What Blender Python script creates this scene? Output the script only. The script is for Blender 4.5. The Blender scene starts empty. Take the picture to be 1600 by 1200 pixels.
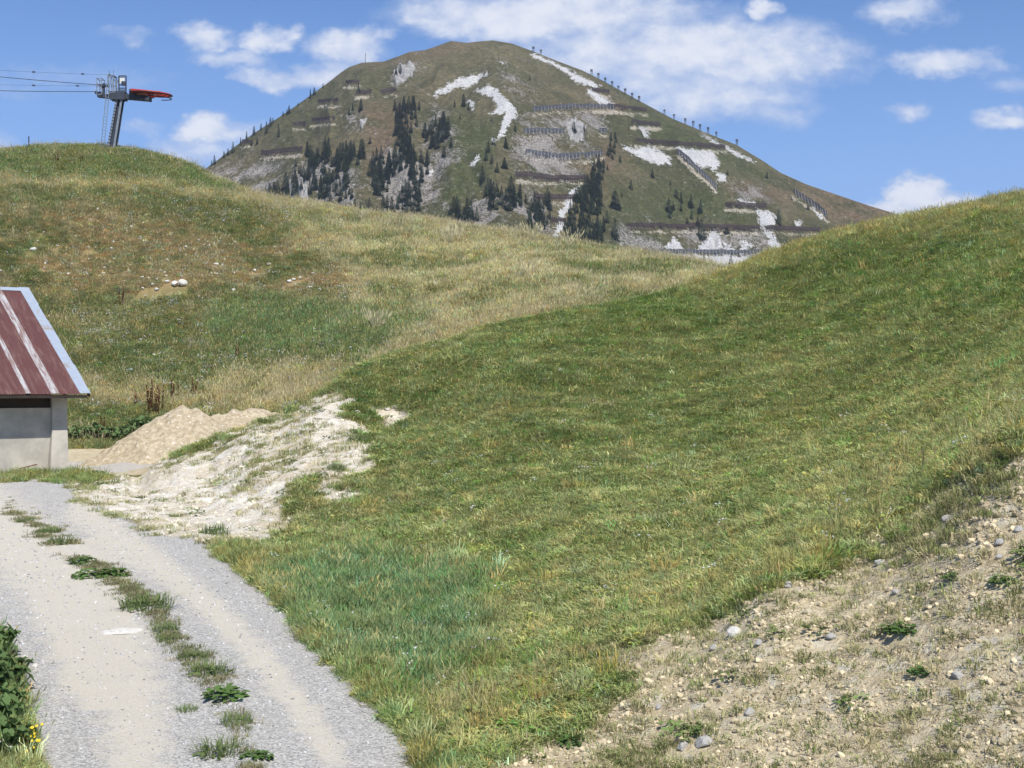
import bpy, math, random
import numpy as np
from mathutils import Vector, Matrix

random.seed(7)
rng = np.random.default_rng(7)
S = bpy.context.scene
R = math.radians

# ------------------------------------------------------------------ camera
FP = 2000.0          # focal length in photograph pixels (photo 1600 wide)
HC = 3.03            # camera height above the road
camd = bpy.data.cameras.new('camera'); cam = bpy.data.objects.new('camera', camd)
S.collection.objects.link(cam); S.camera = cam
camd.sensor_width = 36; camd.lens = 36 * FP / 1600
camd.clip_start = 0.1; camd.clip_end = 20000
cam.location = (0, 0, HC); cam.rotation_euler = (R(90), 0, 0)

# ------------------------------------------------------------------ node helper
class NT:
    def __init__(s, tree):
        s.t = tree; s.t.nodes.clear()
    def n(s, kind, props=None, *pos, **ins):
        nd = s.t.nodes.new(kind)
        for k, v in (props or {}).items(): setattr(nd, k, v)
        for i, v in enumerate(pos): s.put(nd.inputs[i], v)
        for k, v in ins.items(): s.put(nd.inputs[k.replace('_', ' ')], v)
        return nd
    def put(s, sock, v):
        if v is None: return
        if isinstance(v, bpy.types.Node): v = v.outputs[0]
        if isinstance(v, bpy.types.NodeSocket): s.t.links.new(v, sock)
        else: sock.default_value = v
    def m(s, op, a, b=None, c=None, clamp=False):
        return s.n('ShaderNodeMath', {'operation': op, 'use_clamp': clamp}, a, b, c).outputs[0]
    def mix(s, f, a, b, mode='MIX'):
        nd = s.t.nodes.new('ShaderNodeMix'); nd.data_type = 'RGBA'; nd.blend_type = mode
        s.put(nd.inputs[0], f); s.put(nd.inputs[6], a); s.put(nd.inputs[7], b)
        return nd.outputs[2]
    def noise(s, vec, scale, detail=4, rough=.55, out=0):
        return s.n('ShaderNodeTexNoise', None, Vector=vec, Scale=scale, Detail=detail, Roughness=rough).outputs[out]
    def step(s, x, lo, hi):
        return s.n('ShaderNodeMapRange', {'interpolation_type': 'SMOOTHSTEP'}, x, lo, hi, 0., 1.).outputs[0]
    def attr(s, name, out=2, typ='GEOMETRY'):
        return s.n('ShaderNodeAttribute', {'attribute_name': name, 'attribute_type': typ}).outputs[out]
def c4(c): return (c[0], c[1], c[2], 1)

# ------------------------------------------------------------------ sky, sun, exposure
SUN_EL, SUN_AZ = 55.0, -20.0        # elevation; degrees left of straight behind the camera
sd = Vector((-math.sin(R(SUN_AZ)) * math.cos(R(SUN_EL)), -math.cos(R(SUN_AZ)) * math.cos(R(SUN_EL)), math.sin(R(SUN_EL))))
W = bpy.data.worlds.new('World'); S.world = W; W.use_nodes = True
w = NT(W.node_tree)
sky = w.n('ShaderNodeTexSky', {'sky_type': 'NISHITA', 'sun_disc': False, 'sun_elevation': R(SUN_EL),
                               'sun_rotation': math.atan2(sd.x, sd.y), 'altitude': 1900, 'air_density': 1.0,
                               'dust_density': 0.6, 'ozone_density': 1.6})
co = w.n('ShaderNodeTexCoord').outputs['Generated']
sep = w.n('ShaderNodeSeparateXYZ', None, co)
yy = w.m('MAXIMUM', sep.outputs[1], .12)
cx = w.m('MULTIPLY', w.m('DIVIDE', sep.outputs[0], yy), 20.0)      # hundreds of photo pixels
cy = w.m('MULTIPLY', w.m('DIVIDE', sep.outputs[2], yy), 20.0)
cv = w.n('ShaderNodeCombineXYZ', None, cx, w.m('MULTIPLY', cy, 1.5), 0.0).outputs[0]
CL = [(880, 25, 230, 50, 1.0), (760, 25, 110, 38, 1.0), (1060, 80, 240, 55, .95), (1190, 95, 150, 45, .95), (1110, 150, 150, 42, .75),
      (1280, 85, 70, 28, .7), (690, 45, 65, 20, .9), (960, 90, 160, 55, .8), (1200, 185, 60, 18, .45), (1000, 140, 80, 40, .7),
      (318, 62, 46, 22, .95), (412, 60, 42, 24, 1.0), (425, 120, 50, 18, .8), (548, 70, 66, 28, 1.0), (500, 118, 95, 22, .7), (365, 92, 70, 16, .7),
      (328, 205, 48, 24, 1.2), (375, 200, 60, 20, .6), (310, 238, 90, 22, .55), (235, 205, 24, 12, .35), (200, 55, 46, 9, .4),
      (1425, 14, 62, 24, .8), (1480, 95, 80, 22, .95), (1565, 180, 42, 17, 1.0), (1425, 175, 32, 14, .55), (1590, 130, 45, 14, .3), (1195, 12, 24, 16, .9),
      (1425, 302, 42, 26, 1.5), (1470, 315, 75, 24, 1.4), (1400, 332, 60, 20, 1.2), (1545, 318, 70, 22, 1.0), (1590, 335, 90, 20, .9), (-20, 225, 60, 22, .5),
      (90, 130, 120, 16, .15), (-600, 100, 300, 60, .9), (-300, 20, 200, 50, .9), (2000, 60, 250, 60, .9), (2200, 250, 300, 50, .9)]
warp = w.n('ShaderNodeTexNoise', None, Vector=cv, Scale=1.1, Detail=6., Roughness=.6)
wsep = w.n('ShaderNodeSeparateColor', None, warp.outputs['Color'])
wx = w.m('ADD', cx, w.m('MULTIPLY', w.m('SUBTRACT', wsep.outputs[0], .5), 1.3))
wy = w.m('ADD', cy, w.m('MULTIPLY', w.m('SUBTRACT', wsep.outputs[1], .5), .75))
acc = None
for (x, y, rx, ry, k) in CL:
    dx = w.m('MULTIPLY', w.m('SUBTRACT', wx, (x - 800) / 100.), 100. / rx / 1.25)
    dy = w.m('MULTIPLY', w.m('SUBTRACT', wy, (600 - y) / 100.), 100. / ry / 1.25)
    v = w.m('MULTIPLY', w.m('SUBTRACT', 1.0, w.m('ADD', w.m('MULTIPLY', dx, dx), w.m('MULTIPLY', dy, dy))), k)
    acc = v if acc is None else w.m('SMOOTH_MAX', acc, v, .25)
fine = w.noise(cv, 2.6, 8, .62)
big = w.noise(cv, .9, 4, .55)
dens = w.m('ADD', acc, w.m('ADD', w.m('MULTIPLY', w.m('SUBTRACT', fine, .5), .95), w.m('MULTIPLY', w.m('SUBTRACT', big, .5), .9)))
alpha = w.m('MULTIPLY', w.step(dens, -.18, 1.0), .88)
shade = w.step(w.m('ADD', dens, w.m('MULTIPLY', w.m('SUBTRACT', w.noise(cv, 1.9, 5), .5), 1.6)), .1, 1.3)
ccol = w.mix(shade, (4.9, 5.7, 7.6, 1), (7.9, 8.1, 8.7, 1))
skyc = w.mix(1.0, sky.outputs[0], (.74, .98, 1.28, 1), 'MULTIPLY')
skyc = w.mix(w.m('SUBTRACT', 1.0, w.step(sep.outputs[2], -.05, .36)), skyc, (2.9, 4.5, 8.0, 1))
wcol = w.mix(alpha, skyc, ccol)
bg = w.n('ShaderNodeBackground', None, Color=wcol, Strength=0.10)
w.n('ShaderNodeOutputWorld', None, bg)
sl = bpy.data.lights.new('sun', 'SUN'); sl.energy = 4.6; sl.angle = R(.53); sl.color = (1, .955, .88)
so = bpy.data.objects.new('sun', sl); S.collection.objects.link(so); so.rotation_euler = sd.to_track_quat('Z', 'Y').to_euler()
S.view_settings.view_transform = 'Standard'; S.view_settings.look = 'None'
S.view_settings.exposure = 0.2; S.view_settings.gamma = 1
S.cycles.max_bounces = 5; S.cycles.diffuse_bounces = 2; S.cycles.use_adaptive_sampling = True; S.cycles.adaptive_threshold = .02; S.cycles.transparent_max_bounces = 8
S.cycles.volume_bounces = 0

# ------------------------------------------------------------------ helpers
def tag(o, label=None, cat=None, group=None, kind=None):
    for k, v in (('label', label), ('category', cat), ('group', group), ('kind', kind)):
        if v: o[k] = v
    return o
def link(o, parent=None):
    S.collection.objects.link(o)
    if parent: o.parent = parent
    return o
def empty(name, loc, rz=0, label=None, cat=None, group=None):
    o = bpy.data.objects.new(name, None); o.location = loc; o.rotation_euler = (0, 0, rz)
    o.empty_display_size = .2
    return tag(link(o), label, cat, group)
class MB:
    def __init__(s): s.v = []; s.f = []
    def add(s, vs, fs):
        k = len(s.v); s.v += [tuple(p) for p in vs]; s.f += [tuple(i + k for i in f) for f in fs]; return s
    def box(s, x0, x1, y0, y1, z0, z1):
        return s.add([(x, y, z) for z in (z0, z1) for y in (y0, y1) for x in (x0, x1)],
                     [(0, 2, 3, 1), (4, 5, 7, 6), (0, 1, 5, 4), (2, 6, 7, 3), (0, 4, 6, 2), (1, 3, 7, 5)])
    def bar(s, a, b, wd, dp=None, up=(0, 0, 1)):
        a = Vector(a); b = Vector(b); d = (b - a).normalized(); u = Vector(up)
        if abs(d.dot(u)) > .98: u = Vector((0, 1, 0))
        r = d.cross(u).normalized(); q = r.cross(d).normalized(); dp = dp or wd
        vs = []
        for p in (a, b):
            for (i, j) in ((-1, -1), (1, -1), (1, 1), (-1, 1)): vs.append(p + r * i * wd / 2 + q * j * dp / 2)
        return s.add(vs, [(0, 1, 2, 3), (7, 6, 5, 4), (0, 4, 5, 1), (1, 5, 6, 2), (2, 6, 7, 3), (3, 7, 4, 0)])
    def tube(s, pts, rad, n=6, closed=False):
        pts = [Vector(p) for p in pts]; rings = []; m = len(pts)
        for i, p in enumerate(pts):
            if closed: d = pts[(i + 1) % m] - pts[i - 1]
            else: d = pts[min(i + 1, m - 1)] - pts[max(i - 1, 0)]
            d.normalize(); u = Vector((0, 0, 1)) if abs(d.z) < .9 else Vector((0, 1, 0))
            r = d.cross(u).normalized(); q = r.cross(d).normalized()
            rr = rad[i] if isinstance(rad, (list, tuple)) else rad
            rings.append([p + (r * math.cos(t) + q * math.sin(t)) * rr for t in (2 * math.pi * k / n for k in range(n))])
        fs = []
        for i in range(m if closed else m - 1):
            j = (i + 1) % m
            for k in range(n): fs.append((i * n + k, i * n + (k + 1) % n, j * n + (k + 1) % n, j * n + k))
        if not closed: fs += [tuple(range(n))[::-1], tuple((m - 1) * n + k for k in range(n))]
        return s.add([v for r_ in rings for v in r_], fs)
    def mesh(s, name, mat=None, smooth=False):
        me = bpy.data.meshes.new(name); me.from_pydata(s.v, [], s.f); me.update()
        if mat: me.materials.append(mat)
        if smooth: me.polygons.foreach_set('use_smooth', [True] * len(me.polygons))
        return me
    def build(s, name, mat, parent=None, smooth=False):
        return link(bpy.data.objects.new(name, s.mesh(name, mat, smooth)), parent)

# lattice value noise on numpy arrays
def _h(ix, iy, seed):
    n = (ix.astype(np.int64) * 374761393 + iy.astype(np.int64) * 668265263 + seed * 1442695041) & 0x7fffffff
    n = ((n ^ (n >> 13)) * 1274126177) & 0x7fffffff
    return ((n ^ (n >> 16)) & 0xffff) / 65535.0
def vnoise(x, y, seed=0):
    ix = np.floor(x); iy = np.floor(y); fx = x - ix; fy = y - iy
    fx = fx * fx * (3 - 2 * fx); fy = fy * fy * (3 - 2 * fy)
    a = _h(ix, iy, seed); b = _h(ix + 1, iy, seed); c = _h(ix, iy + 1, seed); d = _h(ix + 1, iy + 1, seed)
    return (a + (b - a) * fx) * (1 - fy) + (c + (d - c) * fx) * fy
def fbm(x, y, octs=4, seed=0, g=.5):
    t = 0; a = 1; n = 0
    for i in range(octs):
        ca, sa = math.cos(i * 1.1 + .4), math.sin(i * 1.1 + .4)
        t = t + a * (vnoise((x * ca - y * sa) * 2 ** i + 17.3 * i, (x * sa + y * ca) * 2 ** i - 9.1 * i, seed + i) - .5); n += a; a *= g
    return t / n * 2
def sstep(x, a, b):
    t = np.clip((x - a) / (b - a), 0, 1); return t * t * (3 - 2 * t)
def psdf(px, py, poly):
    """signed distance (negative inside) to a polygon"""
    P = np.array(poly, float); out = np.full(px.shape, 1e9)
    m = 60
    sel = (px > P[:, 0].min() - m) & (px < P[:, 0].max() + m) & (py > P[:, 1].min() - m) & (py < P[:, 1].max() + m)
    x = px[sel]; y = py[sel]
    d = np.full(x.shape, 1e18); ins = np.zeros(x.shape, bool)
    for i in range(len(P)):
        a = P[i]; b = P[(i + 1) % len(P)]; e = b - a
        t = np.clip(((x - a[0]) * e[0] + (y - a[1]) * e[1]) / (e @ e + 1e-9), 0, 1)
        d = np.minimum(d, (x - a[0] - t * e[0]) ** 2 + (y - a[1] - t * e[1]) ** 2)
        c = (a[1] > y) != (b[1] > y)
        with np.errstate(divide='ignore', invalid='ignore'):
            ins ^= c & (x < a[0] + (y - a[1]) * e[0] / (e[1] if abs(e[1]) > 1e-9 else 1e-9))
    d = np.sqrt(d); out[sel] = np.where(ins, -d, d)
    return out
def pline(px, py, pts):
    """distance to a polyline"""
    P = np.array(pts, float); m = 60; out = np.full(px.shape, 1e9)
    sel = (px > P[:, 0].min() - m) & (px < P[:, 0].max() + m) & (py > P[:, 1].min() - m) & (py < P[:, 1].max() + m)
    x = px[sel]; y = py[sel]; d = np.full(x.shape, 1e18)
    for a, b in zip(P[:-1], P[1:]):
        e = b - a; t = np.clip(((x - a[0]) * e[0] + (y - a[1]) * e[1]) / (e @ e + 1e-9), 0, 1)
        d = np.minimum(d, (x - a[0] - t * e[0]) ** 2 + (y - a[1] - t * e[1]) ** 2)
    out[sel] = np.sqrt(d); return out
def soft(d, wd): return sstep(-d, -wd, wd)

def grid_obj(name, X, Y, Z, mat, attrs, fmask=None):
    ny, nx = X.shape
    q = (np.arange(ny - 1)[:, None] * nx + np.arange(nx - 1)[None, :])
    if fmask is not None: q = q[fmask]
    q = q.ravel()
    quads = np.stack([q, q + 1, q + nx + 1, q + nx], 1)
    used, inv = np.unique(quads, return_inverse=True); quads = inv.reshape(-1, 4)
    co_ = np.stack([X.ravel()[used], Y.ravel()[used], Z.ravel()[used]], 1).astype(np.float32)
    me = bpy.data.meshes.new(name)
    me.vertices.add(len(used)); me.vertices.foreach_set('co', co_.ravel())
    me.loops.add(quads.size); me.loops.foreach_set('vertex_index', quads.ravel().astype(np.int32))
    me.polygons.add(len(quads)); me.polygons.foreach_set('loop_start', (np.arange(len(quads)) * 4).astype(np.int32))
    me.polygons.foreach_set('use_smooth', np.ones(len(quads), bool))
    me.update(calc_edges=True)
    for k, arr in attrs.items():
        if arr.ndim == 3:
            at = me.attributes.new(k, 'FLOAT_COLOR', 'POINT'); f = np.ones((len(used), 4), np.float32); f[:, :3] = arr.reshape(-1, 3)[used]
            at.data.foreach_set('color', f.ravel())
        else:
            at = me.attributes.new(k, 'FLOAT', 'POINT'); at.data.foreach_set('value', arr.ravel()[used].astype(np.float32))
    me.materials.append(mat)
    return link(bpy.data.objects.new(name, me))

# ------------------------------------------------------------------ hill terrain: heights
CPT = []
def zof(py, Y): return HC - (py - 600) / FP * Y
def cp(px, py, Y): CPT.append((px, Y, zof(py, Y)))
def cz(px, Y, z): CPT.append((px, Y, z))
for px in (-1100, -800, -500, -250):                       # flat yard and road on the left
    for Y in (3.5, 7, 12, 20, 32, 45, 58): cz(px, Y, 0)
for px, Ys in {-60: (7, 15, 28, 40, 58), 60: (8, 11, 20, 32, 45, 58), 200: (9, 15, 22, 30, 50, 60), 350: (10, 14, 19, 50), 500: (3.5, 9, 12, 14.5), 600: (6, 10, 11.5)}.items():
    for Y in Ys: cz(px, Y, 0)
for p in ((660, 1200, 10.1), (600, 1110, 11.9), (540, 1050, 13.5), (480, 985, 15.7), (430, 930, 18.4), (370, 885, 21.3), (320, 850, 24.2)): cp(*p)
# the near hill's face
for p in ((740, 1200, 9.6), (800, 1000, 14), (800, 900, 18.2), (800, 800, 23), (800, 700, 29.5), (800, 600, 37), (800, 540, 44), (800, 507, 50),
          (620, 900, 19.6), (620, 800, 26), (620, 720, 32), (620, 640, 40), (620, 556, 48.5),
          (950, 1000, 12.6), (950, 850, 18.5), (950, 700, 28.5), (950, 560, 41), (950, 478, 53),
          (1100, 950, 13), (1100, 900, 15), (1100, 800, 20), (1100, 700, 27), (1100, 600, 36), (1100, 500, 47), (1100, 443, 55.5),
          (1250, 870, 13), (1250, 800, 16.5), (1250, 600, 32), (1250, 450, 46), (1250, 384, 53),
          (1400, 830, 12.5), (1400, 780, 15), (1400, 700, 20), (1400, 600, 28), (1400, 500, 36), (1400, 400, 44), (1400, 346, 50),
          (1600, 700, 11.2), (1600, 660, 13.6), (1600, 600, 18.5), (1600, 500, 28), (1600, 400, 36), (1600, 305, 45),
          (1600, 1200, 7.6), (1600, 950, 9.2), (1600, 800, 10.4), (1400, 1200, 8.3), (1400, 1000, 9.8), (1200, 1200, 8.9), (1200, 1050, 10.1), (1200, 930, 11.4),
          (1000, 1200, 9.4), (1000, 1020, 11.5), (900, 1200, 9.6), (800, 1150, 10.4),
          (1850, 600, 15), (1850, 400, 32), (1850, 290, 42), (1850, 850, 9.2), (2200, 300, 38), (2200, 600, 14), (2600, 400, 30), (2200, 900, 8.2)): cp(*p)
for p in ((1000, 3.5, .0), (1500, 3.5, .0), (1900, 3.5, .0), (2600, 3.5, .2), (1500, 6, .1), (1900, 6, .3), (800, 6, .0), (2600, 10, 2.2)): cz(*p)
# its left end, the bare bank
for p in ((530, 602, 46), (530, 700, 34), (530, 760, 29), (530, 830, 25), (530, 880, 21), (440, 650, 43), (440, 700, 36), (440, 750, 31), (440, 800, 28), (440, 850, 24.2),
          (330, 690, 42.5), (330, 740, 37), (330, 790, 31.9), (250, 725, 41), (250, 770, 35.6), (190, 749, 40)): cp(*p)
# the dip behind it
for p in ((530, 51, 1.7), (440, 48, .4), (330, 47, .0), (640, 56, 3.2), (700, 57, 4.0), (800, 58, 4.6), (900, 60, 5.0), (1000, 63, 5.6), (1100, 66, 6.2), (1250, 64, 7.0), (1400, 62, 8.3),
          (1600, 60, 9.0), (1900, 60, 9.5), (530, 58, 2.0), (440, 56, .9), (330, 60, .6)): cz(*p)
# the far hill
for px in (-1100, -700, -300, 100):
    for p in ((640, 66), (560, 73), (480, 81), (400, 89), (330, 97), (295, 103), (283, 107.5), (236, 113)): cp(px, *p)
for p in ((400, 640, 64), (400, 560, 73), (400, 480, 82), (400, 400, 92), (400, 330, 102), (400, 308, 108), (250, 300, 103), (250, 290, 106), (250, 248, 112),
          (550, 560, 68), (550, 480, 79), (550, 400, 92), (550, 334, 106), (700, 500, 76), (700, 440, 86), (700, 390, 95), (700, 355, 104),
          (900, 470, 72), (900, 430, 82), (900, 387, 98), (1100, 435, 80), (1100, 420, 88)): cp(*p)
for px in (-1100, -500, 0, 300, 600, 900): cz(px, 128, 20 if px < 400 else 13); cz(px, 165, 2); cz(px, 420, -60)
for p in ((1250, 80, 7.5), (1500, 80, 6), (1900, 80, 5), (1250, 110, 4), (1500, 110, 2), (2000, 110, 0), (2600, 80, 4), (1500, 165, -5), (2200, 165, -5), (2600, 420, -60), (1500, 420, -60)): cz(*p)
NEAR_SIL = [(190, 748), (250, 722), (330, 690), (400, 662), (440, 648), (475, 632), (500, 615), (520, 606), (545, 588), (560, 578), (620, 556), (700, 532), (760, 514), (800, 505), (900, 487), (950, 478), (1000, 470), (1050, 458),
            (1100, 443), (1150, 422), (1200, 402), (1280, 376), (1350, 358), (1400, 348), (1500, 328), (1600, 307), (1700, 296), (1850, 290)]
NEAR_Y = [(-1100, 42), (190, 40), (250, 41), (330, 42.5), (440, 43), (530, 46), (620, 48.5), (800, 50), (950, 53), (1100, 55.5), (1250, 53), (1400, 50), (1600, 45), (1850, 42), (2600, 40)]
FAR_SIL = [(-1100, 236), (0, 240), (90, 232), (170, 234), (215, 241), (260, 251), (300, 265), (330, 282), (380, 303), (420, 314), (480, 323), (560, 336), (640, 347), (700, 356), (780, 367), (850, 378), (920, 390), (1000, 402), (1060, 413), (1130, 425)]
FAR_Y = [(-1100, 113), (250, 112), (330, 110), (400, 108), (550, 106), (700, 104), (900, 98), (1000, 94), (1130, 87), (1400, 80), (2600, 80)]
K = np.array(CPT, float)
ca = (K[:, 0] - 800) / FP * 4; cb = np.log(K[:, 1])
def tpsk(r2): return .5 * r2 * np.log(r2 + 1e-9)
n = len(K); Am = np.zeros((n + 3, n + 3)); D2 = (ca[:, None] - ca) ** 2 + (cb[:, None] - cb) ** 2
Am[:n, :n] = tpsk(D2) + np.eye(n) * 2e-4; Am[:n, n] = 1; Am[:n, n + 1] = ca; Am[:n, n + 2] = cb; Am[n:, :n] = Am[:n, n:].T
sol = np.linalg.solve(Am, np.concatenate([K[:, 2], [0, 0, 0]]))

A1 = np.concatenate([np.linspace(-.95, -.46, 110)[:-1], np.linspace(-.46, .46, 1180), np.linspace(.46, .9, 100)[1:]])
B1 = np.linspace(math.log(3.6), math.log(400), 940)
AA, BB = np.meshgrid(A1, B1); YY = np.exp(BB); XX = AA * YY; ny, nx = AA.shape
ZZ = np.empty_like(AA)
for r0 in range(0, ny, 40):
    a = AA[r0:r0 + 40] * 4; b = BB[r0:r0 + 40]; z = sol[n] + sol[n + 1] * a + sol[n + 2] * b
    for i in range(n): z = z + sol[i] * tpsk((a - ca[i]) ** 2 + (b - cb[i]) ** 2)
    ZZ[r0:r0 + 40] = z
PXg = 800 + AA * FP
SPLIT = np.interp(PXg, [p for p, _ in NEAR_Y], [y * 1.045 for _, y in NEAR_Y])
NEAR = YY < SPLIT
def proj(): return 600 - (ZZ - HC) / YY * FP
PYg = proj()
ROAD = [(690, 1230), (662, 1200), (630, 1150), (600, 1110), (545, 1055), (480, 985), (430, 930), (370, 885), (322, 850), (300, 832), (262, 812), (200, 792), (150, 770), (150, 752), (60, 749), (-60, 749), (-1400, 749),
        (-1400, 1000), (-100, 985), (-12, 990), (18, 1040), (32, 1100), (44, 1160), (52, 1230), (140, 2600), (560, 2600)]
SCR_R = [(1700, 640), (1600, 690), (1500, 757), (1400, 822), (1290, 874), (1230, 907), (1160, 950), (1080, 985), (1010, 1005), (940, 1012), (925, 1045), (990, 1050), (950, 1100), (900, 1140), (820, 1178), (760, 1220), (780, 2600), (3200, 2600), (3200, 300)]
SCR_L = [(490, 610), (531, 600), (540, 628), (565, 645), (640, 628), (628, 652), (580, 662), (565, 672), (604, 695), (592, 722), (545, 745), (560, 778), (520, 780), (480, 752), (430, 785), (480, 808), (440, 845), (377, 845), (318, 838), (225, 826), (120, 778), (100, 762), (150, 744), (190, 744),
         (224, 730), (310, 698), (400, 658), (455, 636)]
# small relief, before the flat road is pressed in
wr = fbm(XX * .9, YY * .9, 3, 3)
rel = fbm(XX * .16, YY * .16, 3, 5) * np.clip(YY / 60, .1, 1.1) * .55 + fbm(XX * .7, YY * .7, 3, 9) * .08 * np.clip(YY / 25, .5, 2.5) + fbm(XX * .33, YY * .33, 2, 12) * .22 * sstep(YY, 22, 45)
d_road = np.where(NEAR, psdf(PXg, PYg, ROAD), 1e3)
M_road = soft(d_road + wr * 7, 6)
press = sstep(d_road, -5, 60)
ZZ = ZZ + rel * np.where(NEAR, press, sstep(YY, 58, 66))
ZZ = ZZ * sstep(d_road, -12, 10) + np.where(d_road < 10, .012 * fbm(XX * 1.3, YY * 1.3, 3, 21), 0)
flat2 = (PXg < 330) & (YY > 40) & (YY < 60)
ZZ = np.where(flat2, np.clip(ZZ, -.05, None) * sstep(YY, 53, 61) + 0 * ZZ, ZZ) if False else ZZ
# wheel ruts and the raised middle of the track
MID = [(20, 800), (70, 832), (130, 872), (190, 912), (232, 950), (262, 990), (300, 1030), (345, 1075), (372, 1120), (385, 1170), (395, 1260)]
d_mid = pline(PXg, PYg, MID)
ZZ = ZZ + np.where(NEAR, .035 * np.exp(-(d_mid / 30) ** 2), 0)
# match the two skylines
ecol = (ZZ - HC) / YY
def fit(sil, yl, lo, hi, x0, x1, wd, zlim):
    global ZZ
    yc = np.interp(PXg[0], [p for p, _ in yl], [y for _, y in yl]); et = (600 - np.interp(PXg[0], [p for p, _ in sil], [y for _, y in sil])) / FP
    e = (ZZ - HC) / YY; m = (YY > yc * lo) & (YY < yc * hi)
    emax = np.where(m, e, -9).max(0); dl = et - emax
    wx_ = sstep(PXg[0], x0, x0 + 40) * (1 - sstep(PXg[0], x1 - 60, x1))
    ker = np.ones(9) / 9; dl = np.convolve(dl, ker, 'same')
    lg = np.log(YY / yc); ww = np.exp(-(lg / wd) ** 2)
    ZZ = ZZ + dl * wx_ * ww * YY
for _ in range(3): fit(NEAR_SIL, NEAR_Y, .8, 1.12, 190, 2300, .16, 0)
for _ in range(3): fit(FAR_SIL, FAR_Y, .86, 1.14, -1200, 1180, .10, 0)
PYg = proj(); E = (ZZ - HC) / YY
RUN = np.maximum.accumulate(E, 0)
VIS = np.concatenate([np.zeros((1, nx)), E[1:] - RUN[:-1]], 0)     # >= 0 where the surface is seen
VISI = VIS > -.012

def gidx(a, b):
    i = np.clip(np.searchsorted(A1, a), 1, nx - 1); j = np.clip(np.searchsorted(B1, b), 1, ny - 1); return i, j
def zat(X, Y):
    X = np.asarray(X, float); Y = np.asarray(Y, float); a = X / Y; b = np.log(Y); i, j = gidx(a, b)
    fa = np.clip((a - A1[i - 1]) / (A1[i] - A1[i - 1]), 0, 1); fb = np.clip((b - B1[j - 1]) / (B1[j] - B1[j - 1]), 0, 1)
    return (ZZ[j - 1, i - 1] * (1 - fa) + ZZ[j - 1, i] * fa) * (1 - fb) + (ZZ[j, i - 1] * (1 - fa) + ZZ[j, i] * fa) * fb
def fld(arr, X, Y):
    i, j = gidx(X / Y, np.log(Y)); return arr[j, i]
def hit(px, py, far=False):
    """first ground point seen at a photo pixel"""
    a = (px - 800) / FP; i = int(np.clip(np.searchsorted(A1, a), 1, nx - 1)); e = (600 - py) / FP
    col = E[:, i].copy()
    if far: col[NEAR[:, i]] = -9
    k = np.argmax(col >= e)
    if col[k] < e: k = int(np.argmax(col))
    Y = YY[k, 0]
    return Vector((a * Y, Y, float(zat(a * Y, Y))))

# ------------------------------------------------------------------ hill terrain: what covers it
PXw = PXg + fbm(XX * .5, YY * .5, 3, 31) * 14; PYw = PYg + fbm(XX * .5, YY * .5, 3, 37) * 10
lone = NEAR & (YY < 18)
M_scrR = np.where(lone, soft(psdf(PXw, PYw, SCR_R) + fbm(XX * 1.3, YY * 1.3, 4, 41) * (30 + 26 * (1 - sstep(PXg, 1000, 1250))) + fbm(XX * 6, YY * 6, 2, 42) * 26, 14), 0)
dL_ = psdf(PXw, PYw, SCR_L) + fbm(XX * 1.1, YY * 1.1, 4, 43) * (10 + 26 * sstep(PXg, 400, 520)) + fbm(XX * 4, YY * 4, 2, 44) * 12
M_scrL = np.where(NEAR, soft(dL_, 8), 0)
back = [(105, 712), (180, 716), (260, 716), (290, 722), (260, 735), (180, 741), (105, 738), (-1400, 738), (-1400, 712)]
M_yard = soft(psdf(PXg, PYg, [(100, 700), (180, 700), (210, 712), (340, 714), (300, 732), (220, 742), (100, 742), (-1300, 742), (-1300, 700)]), 4) * (YY < 60)
M_lane = soft(psdf(PXg, PYg, [(100, 722), (180, 722), (250, 718), (262, 724), (190, 738), (100, 738), (-1300, 738), (-1300, 722)]), 3) * (YY < 60)
M_road = np.maximum(soft(np.where(NEAR, psdf(PXg, PYg, ROAD), 1e3) + wr * 9 + fbm(XX * 4, YY * 4, 2, 45) * 9, 6) * (1 - M_scrL * .8), 0)
def lerp3(a, b, t): return a + (b - a) * t[..., None]
def col(c): return np.ones(XX.shape + (3,)) * np.array(c)
n1 = fbm(XX * .35, YY * .35, 4, 51); n2 = fbm(XX * 1.8, YY * 1.8, 3, 57); n3 = fbm(XX * .09, YY * .09, 3, 61); n4 = fbm(XX * 5., YY * 5., 2, 63)
GREEN, OLIVE, STRAW, BROWN, LUSH, BLUEG = (.150, .178, .060), (.215, .208, .090), (.40, .34, .17), (.32, .255, .145), (.125, .175, .048), (.112, .182, .085)
# near hill
cn = lerp3(col(GREEN), col(OLIVE), sstep(n1 * .5 + n2 * .6 + .12, -.6, .7))
cn = lerp3(cn, col((.26, .22, .10)), sstep(n2 * .7 + n4 * .5 + n1 * .4, .22, .75) * .65)
zone = lambda poly, sf=18: soft(psdf(PXw, PYw, poly), sf)
NL1 = zone([(960, 478), (1010, 465), (1090, 462), (1090, 490), (1000, 500), (950, 495)]); NL2 = zone([(1300, 400), (1600, 380), (1640, 480), (1400, 480), (1290, 450)], 25)
NB = zone([(430, 900), (560, 860), (760, 900), (760, 1040), (640, 1080), (540, 1040), (470, 980)], 30)
NDRY = zone([(700, 1060), (1100, 930), (1300, 820), (1600, 660), (1600, 710), (1300, 880), (1080, 1000), (760, 1180), (680, 1180)], 22)
NDRY2 = zone([(1180, 590), (1600, 560), (1600, 680), (1300, 760), (1150, 700)], 40)
cn = lerp3(cn, col(LUSH), np.clip(NL1 + NL2 * .6, 0, 1) * .6)
cn = lerp3(cn, col(BLUEG), NB * .75); cn = lerp3(cn, col((.30, .25, .12)), NDRY * sstep(n2, -.5, .6) * .40); cn = lerp3(cn, col((.25, .225, .095)), NDRY2 * .35)
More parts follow.
